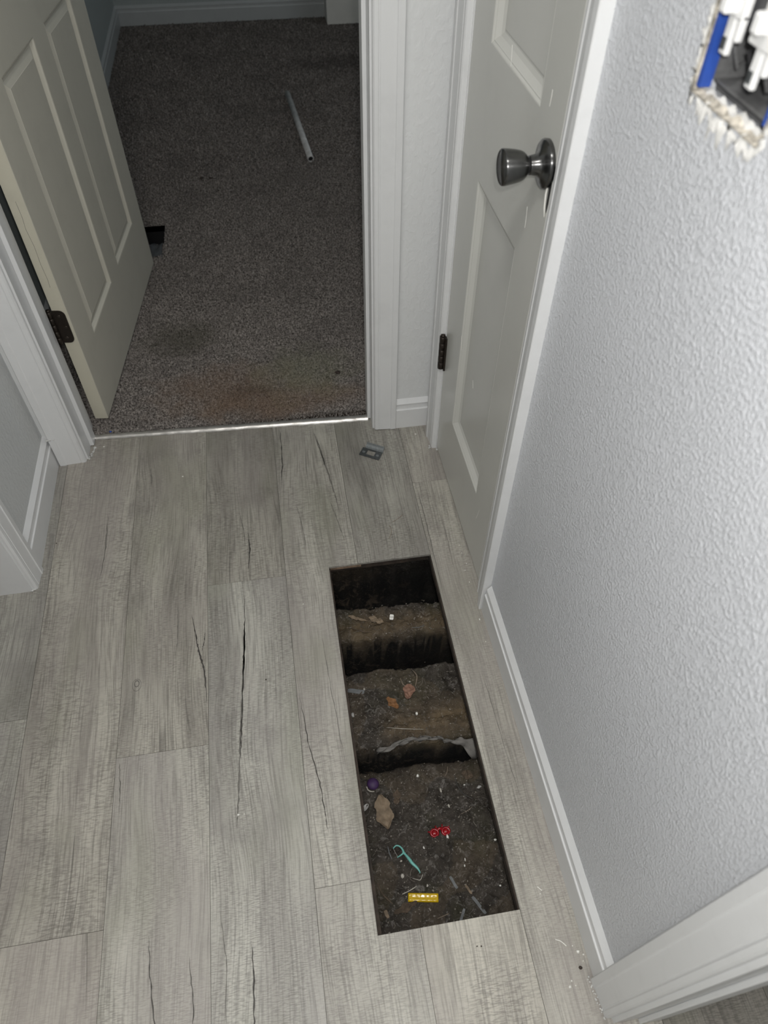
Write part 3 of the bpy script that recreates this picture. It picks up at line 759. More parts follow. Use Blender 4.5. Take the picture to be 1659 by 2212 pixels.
# thin scratches on the leaf
for (a, b) in (((.372, .99), (.371, .97)), ((.352, .83), (.356, .80)), ((.352, .13), (.362, .17)), ((.11, .43), (.118, .40)), ((.20, .985), (.205, .96)), ((.215, .40), (.222, .385))):
    mb = MB(); mb.tube([(a[0], -.0001, a[1]), ((a[0]+b[0])/2+.001, -.0002, (a[1]+b[1])/2), (b[0], -.0001, b[1])], .0003, 4); mb.build('scratch', M['chip'], d2)

# ------------------------------------------------------------------ wall switch box with its plate torn off
yc = (BY0+BY1)/2
SW = empty('switch_box', rw(0, yc, BZ0)); tag(SW, 'blue electrical box with bare white switches in a torn hole on the right wall', 'switch box')
# work in a frame along the wall: X = y along wall, Y = out of wall, Z
def S(y, o, z): return rw(o, y, z)
def sbox(mb, y0, y1, o0, o1, z0, z1): rw_slab(mb, y0, y1, z0, z1, o0, o1)
a0, a1, c0, c1 = .513, .609, 1.120, 1.228
mb = MB(); tw = .0025
sbox(mb, a1-.0035, a1+.0015, .0022, -.008, c0-.006, c1); sbox(mb, a1-.0025, a1, -.008, -.065, c0+.050, c1); sbox(mb, a0, a0+tw, -.003, -.065, c0, c1); sbox(mb, a0, a1, -.003, -.065, c1, c1+tw)
mb.build('box_body', M['blue'], SW, S(yc, 0, BZ0))
mb = MB(); sbox(mb, a0, a1, -.012, -.065, c0-tw, c0); sbox(mb, a1-.0025, a1, -.008, -.065, c0, c0+.050); o = mb.build('box_bottom', M['boxgrey'], SW, S(yc, 0, BZ0)); o['label'] = 'grey dusty bottom of the box'
mb = MB(); sbox(mb, a0, a1, -.060, -.065, c0, c1); mb.build('box_back', M['boxgrey'], SW, S(yc, 0, BZ0))
for k, yy in enumerate((.5885, .541)):
    zz = c0+.006+.016*k*0
    r_ = random.Random(40+k)
    mb = MB(); sbox(mb, yy-.0165, yy+.0165, -.016, -.045, c0+.040, c1-.012); mb.build('switch_body', M['boxgrey'], SW, S(yc, 0, BZ0))
    mb = MB(); q0 = c0+.016+(.008 if k == 0 else 0)   # mounting strap with ears and a forked foot
    sbox(mb, yy-.0050, yy+.0050, .0030, -.002, q0, q0+.030)
    sbox(mb, yy-.0120, yy+.0110, .0026, -.006, q0+.040, c1+.004)
    sbox(mb, yy-.0150, yy+.0170, .0040, -.002, q0+.026, q0+.042)
    sbox(mb, yy-.0150, yy-.0100, .0036, -.002, q0+.012, q0+.030)
    sbox(mb, yy-.0150, yy+.0150, .0040, -.002, q0+.070, q0+.082)
    o = mb.build('switch_strap', M['device'], SW, S(yc, 0, BZ0)); bevel(o, .0012, 2)
    mb = MB(); sbox(mb, yy-.005, yy+.005, .014, .002, c0+.052, c0+.066); o = mb.build('toggle', M['device'], SW, S(yc, 0, BZ0)); bevel(o, .002, 2)
    mb = MB(); sbox(mb, yy-.002, yy+.003, .0044, .0030, q0+.004, q0+.012); mb.build('screw_slot', M['steel'], SW, S(yc, 0, BZ0))
for k in range(4):
    rr = random.Random(k); y = .525+.024*k
    mb = MB(); mb.tube([S(y, -.055, c0+.01), S(y+.006, -.035, c0+.004+.004*k), S(y-.004, -.018, c0+.012), S(y+.003, -.012, c0+.03)], .0018, 8)
    mb.build('wire', M['boxgrey'] if k % 2 else M['black'], SW, S(yc, 0, BZ0), True)
# ragged plaster and paper round the opening
rr = random.Random(77)
mg, mk = MB(), MB()
def torn_ring(mb, inn, out, o_in, o_out, seed, n=150):
    """ragged band of broken plaster round the opening, leaning into it"""
    per = []
    Lh, Lv = BY1-BY0, BZ1-BZ0; tot = 2*(Lh+Lv)
    for q in range(n):
        d = tot*q/n
        if d < Lh: per.append((BY0+d, BZ0, 0, -1))
        elif d < Lh+Lv: per.append((BY1, BZ0+d-Lh, 1, 0))
        elif d < 2*Lh+Lv: per.append((BY1-(d-Lh-Lv), BZ1, 0, 1))
        else: per.append((BY0, BZ1-(d-2*Lh-Lv), -1, 0))
    V = []
    for q, (y, z, ny_, nz_) in enumerate(per):
        bot = 1.0 if nz_ < 0 else .45
        def J(k, s): return noise.noise(Vector((q*.37*k, seed, k*3.1)))*s
        for f, oo in ((-inn*(1+J(1, 1.6)), o_in), (-inn*.35*(1+J(2, 1.8)), o_in*.35+J(3, .002)), (out*bot*(.35+J(4, .9)), .0016+abs(J(5, .003))), (out*bot*(1+J(6, 1.6)), o_out)):
            V.append(S(y+ny_*f, oo, z+nz_*f))
    mb.add(V, [(q*4+k, q*4+k+1, ((q+1) % n)*4+k+1, ((q+1) % n)*4+k) for q in range(n) for k in range(3)])
torn_ring(mg, .0035, .013, -.012, .0004, 3.3); torn_ring(mk, .0034, .0006, -.004, -.0004, 8.1, 110)
mg.build('torn_plaster', M['gypsum'], SW, S(yc, 0, BZ0), True); mk.build('torn_paper', M['kraft'], SW, S(yc, 0, BZ0), True)
mb = MB(); sbox(mb, BY0, BY1, -.02, -.024, BZ0, c0-tw); mb.build('dark_cavity', M['boxgrey'], SW, S(yc, 0, BZ0))

# ------------------------------------------------------------------ soil in the hole
def sm(a, b, x):
    t_ = min(max((x-a)/(b-a), 0), 1); return t_*t_*(3-2*t_)
def nz(x, y, s, o=0): return noise.noise(Vector((x*s+o, y*s-o*.7, o*.31)))
def hgt(x, y):
    wv = .006*nz(x, y, 14, 3)+.003*nz(x, y, 50, 9)
    yy = y+wv+(x-.16)*.03
    base_ = -.132
    base_ = base_+(.034)*sm(.556, .567, yy)             # second level
    base_ = base_+(.022)*sm(.800, .812, yy)             # third level
    tr = 0
    for (a, b, d) in ((.530, .562, .075), (.737, .806, .15), (.886, 1.2, .13)):
        tr = max(tr, d*sm(a, a+.010, yy)*(1-sm(b-.006, b, yy)))
    # mound of soil spilling on the second level and a low ridge along the third
    r = .015*math.exp(-((yy-.592)/.020)**2)*(.6+.9*nz(x, 0, 18, 2))*sm(.06, .12, x)
    r += .009*math.exp(-((yy-.826)/.014)**2)*(.7+.8*nz(x, 1, 22, 7))
    r += .008*sm(.16, .28, x)*math.exp(-((y-.42)/.03)**2)-.006*sm(.2, .29, x)*math.exp(-((y-.33)/.03)**2)
    rough = .0040*nz(x, y, 60, 1)+.0022*nz(x, y, 160, 5)+.0014*nz(x, y, 340, 8)+.006*nz(x, y, 16, 6)
    clod = .006*max(0, nz(x, y, 95, 12)-.12)
    return base_-tr+r+rough+clod, tr, yy
nx, ny = 128, 330; X0, X1, YY0, YY1 = -.02, .33, .17, 1.035
V = []; F = []; trench_shade = []; brown = []
for j in range(ny):
    for i in range(nx):
        x = X0+(X1-X0)*i/(nx-1); y = YY0+(YY1-YY0)*j/(ny-1)
        z, tr, yy = hgt(x, y)
        if y > .985:
            z = z+.18*sm(.985, 1.02, y+.012*nz(x, y, 40, 3))       # earthen far bank under the floor
        V.append((x+.003*nz(x, y, 80, 20), y+.004*nz(x+z, y+z*2, 60, 30), z))
        s_ = sm(.001, .010, tr)  # painted shade: soil goes black with trench depth
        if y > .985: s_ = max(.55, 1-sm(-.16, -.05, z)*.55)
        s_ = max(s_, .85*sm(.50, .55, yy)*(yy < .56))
        trench_shade.append(min(1, s_*(1.0+.25*nz(x, y, 30, 2))))
        bval = .9*math.exp(-((yy-.602)/.035)**2)*sm(.08, .14, x)+.8*math.exp(-((yy-.835)/.03)**2)+.25*(nz(x, y, 12, 4) > .1)
        if y > .985: bval = .6*(1-sm(.08, .2, x))
        brown.append(min(1, bval))
for j in range(ny-1):
    for i in range(nx-1):
        a = j*nx+i; F.append((a, a+1, a+nx+1, a+nx))
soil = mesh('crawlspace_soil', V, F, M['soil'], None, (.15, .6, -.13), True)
at = soil.data.attributes.new('trench_shade', 'FLOAT', 'POINT'); at.data.foreach_set('value', trench_shade)
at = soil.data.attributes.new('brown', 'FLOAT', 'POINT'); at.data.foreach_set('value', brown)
tag(soil, 'dark brown soil in uneven ridges and trenches seen down the floor hole', 'soil', None, 'stuff')
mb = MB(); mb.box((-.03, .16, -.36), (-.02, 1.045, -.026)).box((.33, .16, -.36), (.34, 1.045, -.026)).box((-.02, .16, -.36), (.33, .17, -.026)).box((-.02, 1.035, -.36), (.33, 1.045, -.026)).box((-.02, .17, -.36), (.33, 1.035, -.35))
mb.build('light_block_box', M['black'], floor)  # added black boxing round the soil, blocks stray light under the floor

def gz(x, y):
    if y > .80: return max(hgt(x+a, y+b)[0] for a in (-.007, 0, .007) for b in (-.008, -.004, 0, .004, .008))+.0025
    return hgt(x, y)[0]
# loose litter too small to pick apart
V = []; F = []; mb = MB(); rr = random.Random(12)
for k in range(1700):
    x, y = rr.uniform(.035, .29), rr.uniform(.215, .885)
    if .528 < y < .566 or .735 < y < .806:
        if rr.random() < .93: continue
    z = gz(x, y); t_ = rr.random()
    if t_ < .24:
        L = rr.uniform(.003, .012); a = rr.uniform(0, 6.28); wv = rr.uniform(.0002, .0005)
        dx, dy = math.cos(a)*L/2, math.sin(a)*L/2; bx, by = -math.sin(a)*rr.uniform(-.002, .002), math.cos(a)*rr.uniform(-.002, .002)
        p = [(x-dx, y-dy), (x+bx, y+by), (x+dx, y+dy)]
        mb.tube([(u, v, gz(u, v)+.0012+rr.uniform(0, .001)) for u, v in p], wv, 3)
    else:
        s_ = rr.uniform(.0004, .0014)
        mb.blob((x, y, z+s_*.5), (s_*rr.uniform(.8, 2), s_*rr.uniform(.8, 1.6), s_*.7), rr.random(), 5, 3, .3)
lit = mb.build('soil_litter', M['litter'], soil, (.15, .6, -.13)); tag(lit, None, None, None, 'stuff')

# ------------------------------------------------------------------ things in the hole
def thing(mb, name, mat, label, cat, group=None, smooth=True, loc=None):
    if loc is None:
        xs = [v[0] for v in mb.V]; ys = [v[1] for v in mb.V]; zs = [v[2] for v in mb.V]
        loc = ((min(xs)+max(xs))/2, (min(ys)+max(ys))/2, min(zs))
    return tag(mb.build(name, mat, None, loc, smooth), label, cat, group)
def leaf(name, cx, cy, L, Wd, a, mat, label, curl=.3, seed=0, lobes=3, lift=.003, group=None):
    rnd = random.Random(seed); V = []; F = []; n, k = 22, 12; z0 = gz(cx, cy)+lift
    for i in range(n+1):
        f = i/n; hw = Wd/2*max(.06, math.sin(math.pi*min(1, f*.96+.03))**.7)*(1+(.10 if L > .06 else .28)*math.sin(f*lobes*6.28+seed)+rnd.uniform(-.1, .1))
        for j in range(k+1):
            g = j/k*2-1; lx = (f-.5)*L; ly = g*hw
            x = cx+lx*math.cos(a)-ly*math.sin(a); y = cy+lx*math.sin(a)+ly*math.cos(a)
            z = z0+curl*abs(g)**1.6*Wd*.30+.0016*math.sin(f*23+seed)*math.cos(g*5)+.0042*noise.noise(Vector((x*130, y*130, seed)))+.0012*abs(math.sin(f*16+g*4))+.5*L*curl*(f-.5)**2
            V.append((x, y, z))
    F = [(i*(k+1)+j, i*(k+1)+j+1, (i+1)*(k+1)+j+1, (i+1)*(k+1)+j) for i in range(n) for j in range(k)]
    o = mesh(name, V, F, mat, None, (cx, cy, z0), True); s = o.modifiers.new('solid', 'SOLIDIFY'); s.thickness = .0005
    return tag(o, label, 'leaf', group)
def curve_pts(pts, n=6):
    out = []; P = [Vector(p) for p in pts]
    for i in range(len(P)-1):
        p0, p1, p2, p3 = P[max(i-1, 0)], P[i], P[i+1], P[min(i+2, len(P)-1)]
        for q in range(n):
            t_ = q/n; out.append(.5*((2*p1)+(-p0+p2)*t_+(2*p0-5*p1+4*p2-p3)*t_*t_+(-p0+3*p1-3*p2+p3)*t_**3))
    out.append(P[-1]); return out
def twig(name, pts, r, mat, label, cat='twig', group=None, lift=.0015, k=6):
    P = curve_pts([(x, y, gz(x, y)+lift+dz) for x, y, dz in pts]); mb = MB()
    n = len(P); mb.tube(P, [r*(.55+.45*math.sin(math.pi*(i+1)/(n+1))) for i in range(n)], k)
    return thing(mb, name, mat, label, cat, group)

leaf('dried_leaf', .081, .446, .066, .034, math.radians(95), M['leaf'], 'crumpled tan leaf lying at the left of the floor hole below the purple ball', .55, 4, 2, .006)
leaf('dried_leaf', .173, .678, .034, .026, math.radians(70), M['leaf_pink'], 'broad pinkish-brown dry leaf in the middle of the floor hole', .35, 9, 1, .004)
leaf('dried_leaf', .134, .656, .034, .017, math.radians(-55), M['leaf_orange'], 'small orange two-lobed leaf beside the pinkish leaf in the hole', .4, 2, 2, .004)
leaf('dried_leaf', .112, .474, .030, .014, math.radians(75), M['leaf_dark'], 'dull brown leaf right of the crumpled tan leaf in the hole', .4, 6, 2, .003)
leaf('dried_leaf', .262, .494, .024, .016, math.radians(-30), M['leaf_dark'], 'olive-brown leaf scrap near the right edge of the hole', .3, 11, 1, .002)
leaf('dried_leaf', .094, .276, .046, .014, math.radians(15), M['leaf_dark'], 'curled brown leaf strip beside the yellow bar at the bottom of the hole', .5, 14, 2, .003)
leaf('dried_leaf', .128, .845, .036, .014, math.radians(-30), M['leaf'], 'brown leaf scrap on the far soil ridge of the hole', .4, 17, 2, .005)
leaf('dried_leaf', .088, .858, .046, .008, math.radians(-25), M['leaf'], 'long narrow brown leaf on the far soil ridge at the left', .4, 19, 1, .005)
# purple ball with a pale rim
e = empty('purple_ball', (.068, .506, gz(.068, .506))); tag(e, 'small dusty purple plastic ball half buried at the left of the hole', 'toy ball')
mb = MB(); mb.lathe([(-.0005, .004), (.003, .0105), (.008, .0125), (.012, .0108), (.0150, .006), (.0158, .0005)], (.068, .506, gz(.068, .506)-.003), (.1, .1, 1), 24); mb.build('shell', M['purple'], e, tuple(e.location), True)
mb = MB(); mb.tube(curve_pts([(.0555, .503, gz(.06, .5)+.003), (.057, .4965, gz(.06, .5)+.003), (.0625, .4925, gz(.06, .5)+.003), (.069, .4915, gz(.06, .5)+.002)]), .0011, 6); mb.build('rim', M['pebble'], e, tuple(e.location), True)
# clear oval scale
mb = MB(); z = gz(.047, .464)+.002
V = []; F = []
for i in range(5):
    for j in range(16):
        a = j/16*6.283; r_ = i/4
        u, v = .0088*r_*math.cos(a), .0048*r_*math.sin(a); ca, sa = math.cos(.75), math.sin(.75)
        V.append((.047+u*ca-v*sa, .464+u*sa+v*ca, z+.002*r_*r_))
for i in range(4):
    for j in range(16): F.append((i*16+j, i*16+(j+1) % 16, (i+1)*16+(j+1) % 16, (i+1)*16+j))
o = mesh('oval_scale', V, F, M['translucent'], None, (.047, .464, z), True); o.modifiers.new('s', 'SOLIDIFY').thickness = .0008
tag(o, 'pale translucent oval scale at the left edge of the hole', 'debris')
# teal floss pick
zb = gz(.105, .36)+.0035
e = empty('floss_pick', (.105, .36, zb-.003)); tag(e, 'teal plastic floss pick lying on the soil in the lower part of the hole', 'floss pick')
def fp(x, y, dz=0): return (x, y, zb+dz)
mb = MB(); P = curve_pts([fp(.0885, .3795), fp(.0945, .3835), fp(.1010, .3815), fp(.1055, .3755), fp(.1075, .3690)]); mb.tube(P, [.0012+.0009*i/len(P) for i in range(len(P))], 8); mb.build('upper_arm', M['teal'], e, tuple(e.location), True)
mb = MB(); P = curve_pts([fp(.0935, .3625), fp(.1000, .3650), fp(.1060, .3680)]); mb.tube(P, [.0010+.0009*i/len(P) for i in range(len(P))], 8); mb.build('lower_arm', M['teal'], e, tuple(e.location), True)
mb = MB(); P = curve_pts([fp(.1055, .3710), fp(.1110, .3630), fp(.1165, .3540), fp(.1200, .3475), fp(.1270, .3390), fp(.1305, .3320), fp(.1308, .3285)]); rs = [.0020, .0022, .0026, .0030, .0031, .0031, .0030, .0027, .0023, .0018, .0013, .0010, .0008]
n = len(P); mb.tube(P, [rs[min(12, int(i/(n-1)*12))] for i in range(n)], 8); mb.build('handle', M['teal'], e, tuple(e.location), True)
mb = MB(); mb.tube([fp(.0890, .3785), fp(.0915, .371), fp(.0945, .3640)], .0002, 4); mb.build('floss', M['chip'], e, tuple(e.location))
# red toy clip: two round loops joined in the middle
zr = gz(.184, .397)+.004
e = empty('red_clip', (.184, .397, zr-.004)); tag(e, 'small glossy red plastic clip with two round loops on the soil', 'clip')
for sx, nm in ((-1, 'loop'), (1, 'loop')):
    mb = MB(); P = [(.184+sx*.0112+.0072*math.cos(a*.3307), .3955+.0062*math.sin(a*.3307), zr+.001*math.sin(a*.33)) for a in range(20)]
    mb.tube(P, .0024, 8, False); mb.build(nm, M['red'], e, tuple(e.location), True)
    mb = MB(); mb.blob((.184+sx*.0112, .3955, zr+.0002), (.0060, .0050, .0020), 3, 12, 5, .16); mb.build('disc', M['red'], e, tuple(e.location), True)
mb = MB(); mb.tube(curve_pts([(.178, .399, zr), (.184, .4015, zr+.002), (.190, .399, zr)]), .0027, 8); mb.build('bridge', M['red'], e, tuple(e.location), True)
for (a, b) in (((.179, .401), (.1765, .408)), ((.189, .401), (.1905, .409)), ((.168, .398), (.160, .399)), ((.200, .400), (.2045, .405))):
    mb = MB(); mb.tube([(a[0], a[1], zr), (b[0], b[1], zr+.001)], [.0016, .0010], 7); mb.build('prong', M['red'], e, tuple(e.location), True)
# yellow bar: translucent-looking glossy block with dented top
zy = gz(.128, .288)+.001; ya = math.atan2(-.010, .056)
V = []; F = []; nx_, ny_ = 22, 7; L, Wd, Th = .056, .0150, .007
def yp(u, v, z):
    return (.1290+u*math.cos(ya)-v*math.sin(ya), .2875+u*math.sin(ya)+v*math.cos(ya), zy+z)
for i in range(nx_+1):
    for j in range(ny_+1):
        u, v = (i/nx_-.5)*L, (j/ny_-.5)*Wd; ed = min(i, nx_-i, j, ny_-j)
        z = Th-(.0014 if ed == 0 else 0)+(.0009*noise.noise(Vector((u*230, v*330, 3)))*(ed > 0))-(.0010 if (ed > 1 and 2 < j < 5) else 0)
        V.append(yp(u, v, z))
top = len(V)
F = [(i*(ny_+1)+j, (i+1)*(ny_+1)+j, (i+1)*(ny_+1)+j+1, i*(ny_+1)+j+1) for i in range(nx_) for j in range(ny_)]
ring = [i*(ny_+1) for i in range(nx_+1)]+[nx_*(ny_+1)+j for j in range(1, ny_+1)]+[i*(ny_+1)+ny_ for i in range(nx_-1, -1, -1)]+[j for j in range(ny_-1, 0, -1)]
for r_ in ring: V.append((V[r_][0], V[r_][1], zy-.002))
n = len(ring)
for q in range(n): F.append((ring[q], ring[(q+1) % n], top+(q+1) % n, top+q))
F.append(tuple(range(top, top+n)))
o = mesh('yellow_bar', V, F, M['yellow'], None, yp(0, 0, -.001), False); bevel(o, .0012, 3)
for p in o.data.polygons: p.use_smooth = True
tag(o, 'glossy yellow plastic bar lying near the bottom edge of the hole', 'plastic piece')
# torn paper draped over the soil lip
V = []; F = []; n, k = 40, 7
line = [(.085, .549), (.110, .553), (.139, .562), (.165, .563), (.190, .560), (.215, .556), (.226, .549), (.245, .546), (.265, .545), (.285, .540), (.297, .548)]
lp = curve_pts([(x, y, 0) for x, y in line], 4); n = len(lp)-1
for i, p in enumerate(lp):
    f = i/n; wd = .0045+.002*math.sin(f*9)+(.026*math.exp(-((f-.88)/.09)**2))
    for j in range(k):
        g = j/(k-1); x = p.x+.002*math.sin(j*2+i*.7); y = p.y+.008-wd*g+.002*math.sin(i*1.3+j)
        z = -.080-.010*g-.018*g*math.exp(-((f-.88)/.12)**2)+.0025*math.sin(i*.9+j*1.7)+.001*math.sin(i*2.3)
        z = max(z, gz(x, y)+.0030)
        V.append((x, y, z))
F = [(i*k+j, i*k+j+1, (i+1)*k+j+1, (i+1)*k+j) for i in range(n) for j in range(k-1)]
o = mesh('torn_paper', V, F, M['paper'], None, (.2, .55, -.1), True); o.modifiers.new('s', 'SOLIDIFY').thickness = .0004
tag(o, 'torn strip of dirty white paper draped over the soil ridge in the hole', 'paper')
# twigs, threads and slivers
twig('thin_twig', [(.236, .498, 0), (.238, .478, .001), (.246, .460, .001), (.262, .447, 0)], .0013, M['twig_dark'], 'curved dark stem at the right of the hole', 'stem')
twig('thin_twig', [(.161, .712, .002), (.163, .698, .002), (.172, .690, .001)], .0009, M['twig'], 'short curved stem left of the pair above the pinkish leaf', 'stem')
twig('thin_twig', [(.192, .727, .003), (.197, .710, .003), (.190, .690, .001)], .0012, M['twig'], 'longer curved stem right of the pair above the pinkish leaf', 'stem')
twig('thin_twig', [(.112, .603, .002), (.145, .592, .003), (.188, .588, .003)], .0006, M['pebble'], 'long thin bent straw lying across the soil mound', 'straw')
twig('thin_twig', [(.216, .500, 0), (.222, .507, .001), (.2265, .519, 0)], .0007, M['twig'], 'fine pale stem near the top right of the lower soil patch', 'stem')
twig('thin_twig', [(.092, .300, .001), (.107, .304, .001), (.121, .309, .001)], .0010, M['pebble'], 'straight pale splinter just above the yellow bar', 'splinter')
twig('thin_twig', [(.116, .3235, 0), (.124, .320, .001), (.130, .3185, 0), (.136, .327, 0)], .0007, M['pebble'], 'hooked pale stem right of the splinter above the yellow bar', 'stem')
twig('thin_twig', [(.049, .325, .001), (.057, .305, .001), (.072, .287, .001)], .0013, M['leaf_dark'], 'brown twig along the lower left rim of the hole', 'twig')
twig('thin_twig', [(.148, .250, .001), (.158, .252, .001), (.170, .2545, .001)], .0008, M['twig'], 'thin tan stem at the bottom rim of the hole', 'stem')
twig('thin_twig', [(.079, .386, .001), (.080, .374, .001), (.083, .362, 0)], .0013, M['slate'], 'short grey stem left of the teal floss pick', 'stem')
twig('thin_twig', [(.230, .420, 0), (.243, .424, .001), (.256, .430, 0)], .0005, M['twig'], 'hair-thin stem at the right of the lower soil patch', 'stem')
twig('thin_twig', [(.205, .815, .001), (.219, .812, .004), (.233, .816, .002)], .0008, M['slate'], 'wiry grey root hanging over the far trench', 'root')
twig('thin_twig', [(.070, .835, .001), (.095, .822, .002), (.115, .818, .001)], .0012, M['leaf_dark'], 'brown root on the far soil ridge', 'root')
def sliver(cx, cy, L, Wd, a, mat, label, cat='plastic sliver', Th=.0012, lift=.002):
    mb = MB(); z = gz(cx, cy)+lift; n = 8; V = []
    for i in range(n+1):
        u = (i/n-.5)*L
        for (v, dz) in ((-Wd/2, 0), (Wd/2, 0), (Wd/2, Th), (-Wd/2, Th)):
            vv = v*(1-.25*(i in (0, n)))
            V.append((cx+u*math.cos(a)-vv*math.sin(a), cy+u*math.sin(a)+vv*math.cos(a), z+dz+.0012*math.sin(i*.8)))
    F = [(i*4+q, i*4+(q+1) % 4, (i+1)*4+(q+1) % 4, (i+1)*4+q) for i in range(n) for q in range(4)]+[(0, 1, 2, 3), tuple(4*n+q for q in (3, 2, 1, 0))]
    mb.add(V, F); return thing(mb, 'plastic_sliver', mat, label, cat, None, False)
sliver(.190, .304, .024, .0050, math.radians(-68), M['slate'], 'short blue-grey sliver right of the yellow bar')
sliver(.228, .260, .036, .0055, math.radians(-60), M['slate'], 'longer blue-grey sliver near the lower right corner of the hole')
sliver(.061, .697, .036, .0095, math.radians(-14), M['slate'], 'flat grey sliver at the left edge in the middle of the hole')
sliver(.193, .247, .026, .0045, math.radians(58), M['slate'], 'grey sliver at the bottom rim of the hole')
sliver(.215, .288, .018, .0040, math.radians(-62), M['leaf'], 'pale tan bent chip near the lower right of the hole', 'chip')
sliver(.058, .272, .014, .0065, math.radians(-75), M['leaf'], 'tan flat chip in the lower left corner of the hole', 'chip')
sliver(.164, .848, .013, .0090, math.radians(75), M['chip'], 'white rectangular chip on the far soil ridge', 'chip', .0020, .0045)
def crumb(x, y, r, label, mat=M['pebble'], name='crumb', cat='crumb', group=None, z=None):
    mb = MB(); zz = gz(x, y) if z is None else z
    mb.blob((x, y, zz+r[2]*.6), (r[0]*.85, r[1]*.85, r[2]*.75), int(x*9999), 7, 4, .38); return thing(mb, name, mat, label, cat, group)
crumb(.196, .384, (.0026, .0052, .0024), 'elongated cream seed just below the red clip', M['chip'], 'seed', 'seed')
crumb(.161, .510, (.0030, .0040, .0024), 'white crumb near the top of the lower soil patch', M['chip'])
crumb(.147, .3725, (.0022, .0034, .0022), 'oval white seed between the teal pick and the red clip', M['chip'], 'seed', 'seed')
crumb(.287, .366, (.0038, .0024, .0022), 'white crumb at the right rim of the hole', M['chip'])
crumb(.047, .646, (.0050, .0080, .0036), 'pale grey lump at the left edge of the middle soil patch', M['translucent'])
crumb(.079, .700, (.0028, .0036, .0024), 'small pale crumb right of the flat grey sliver')
crumb(.181, .627, (.0028, .0048, .0026), 'pale crumb in front of the soil mound', M['chip'])
crumb(.217, .329, (.0020, .0026, .0020), 'tiny white crumb right of centre in the lower soil', M['chip'])
crumb(.221, .340, (.0016, .0034, .0018), 'tiny upright white crumb right of centre in the lower soil', M['chip'])
crumb(.275, .285, (.0026, .0024, .0020), 'white crumb near the lower right rim of the hole', M['chip'])
crumb(.100, .356, (.0028, .0026, .0020), 'pale crumb tucked below the teal floss pick')
crumb(.098, .331, (.0046, .0058, .0026), 'pale flaky lump below the teal floss pick')
crumb(.202, .474, (.0022, .0056, .0016), 'dull white fleck above the red clip')
crumb(.211, .440, (.0026, .0048, .0018), 'dull tan fleck above and right of the red clip')
crumb(.252, .478, (.0018, .0018, .0014), 'pin-head white fleck beside the curved dark stem', M['chip'])
crumb(.280, .468, (.0056, .0044, .0018), 'grey-white flake at the upper right of the lower soil', M['translucent'])
crumb(.141, .306, (.0028, .0034, .0018), 'pale fleck above the right end of the yellow bar')
crumb(.180, .703, (.0030, .0022, .0018), 'pale fleck beside the pinkish leaf stem')

# ------------------------------------------------------------------ things on the floor
# strike plate with raised lip
pc = Vector((.1865, 1.3045, .0012)); pa = math.atan2(1.2735-1.300, .198-.154)
def pp(u, v, z): return (pc.x+u*math.cos(pa)-v*math.sin(pa), pc.y+u*math.sin(pa)+v*math.cos(pa), z)
e = empty('strike_plate', tuple(pc)); tag(e, 'grey metal strike plate lying on the planks beside the carpet doorway casing', 'strike plate')
bm = bmesh.new()
def ringpts(pts): return [bm.verts.new(p) for p in pts]
outer = [(-.027, -.017), (-.022, -.021), (.022, -.021), (.027, -.017), (.027, .016), (-.027, .016)]
inner = [(-.012, -.009), (.010, -.009), (.010, .009), (-.012, .009)]
# plate as strips round the latch hole
mb = MB()
def pbox(mb, u0, u1, v0, v1, z0=.0012, z1=.0028):
    V = [pp(u, v, z) for z in (z0, z1) for u, v in ((u0, v0), (u1, v0), (u1, v1), (u0, v1))]
    mb.add(V, [(0, 3, 2, 1), (4, 5, 6, 7), (0, 1, 5, 4), (1, 2, 6, 5), (2, 3, 7, 6), (3, 0, 4, 7)])
bm.free()
pbox(mb, -.0275, -.0115, -.016, .012); pbox(mb, .0105, .0275, -.016, .012); pbox(mb, -.0115, .0105, -.016, -.0085); pbox(mb, -.0115, .0105, .0075, .012)
mb.build('plate', M['steel'], e, tuple(pc))
mb = MB(); prof = [(.012, .0012), (.018, .003), (.023, .0065), (.0255, .011), (.0245, .0125), (.0215, .0080), (.0165, .0045), (.012, .0030)]
V = [pp(-.0215, v, z) for v, z in prof]+[pp(.0275, v, z) for v, z in prof]; n = len(prof)
mb.add(V, [(i, (i+1) % n, n+(i+1) % n, n+i) for i in range(n)]+[tuple(range(n)), tuple(range(n, 2*n))])
o = mb.build('lip', M['steel_light'], e, tuple(pc)); o['label'] = 'lighter grey raised lip'
for u in (-.0195, .0190):
    mb = MB(); mb.lathe([(0, .0034), (.0004, .0040), (.0006, .0028)], pp(u, -.003, .0026), (0, 0, 1), 14); mb.build('screw_hole', M['steel_light'], e, tuple(pc))

# tube on the carpet
A, B = Vector((.148, 3.625, .018)), Vector((.191, 2.952, .018)); dr = (B-A).normalized(); sd = dr.cross(Vector((0, 0, 1))).normalized()
e = empty('metal_tube', (A.x, A.y, .004)); tag(e, 'short grey hollow tube lying on the carpet', 'tube')
V = []; F = []; k = 20
def oval(c, rx, rz): return [tuple(c+sd*rx*math.cos(2*math.pi*j/k)+Vector((0, 0, rz*math.sin(2*math.pi*j/k)))) for j in range(k)]
V += oval(A, .0125, .0125)+oval(B, .0125, .0125)+oval(B, .0100, .0100)+oval(B-dr*.06, .0100, .0100)
for q in range(3): F += [(q*k+j, q*k+(j+1) % k, (q+1)*k+(j+1) % k, (q+1)*k+j) for j in range(k)]
F += [tuple(range(k))]
mesh('tube_body', V, F, M['pipe'], e, (A.x, A.y, .004), True)
mb = MB(); mb.lathe([(0, .0098), (.002, .0098)], tuple(B-dr*.012), tuple(dr), 20); mb.build('tube_bore', M['black'], e, (A.x, A.y, .004))

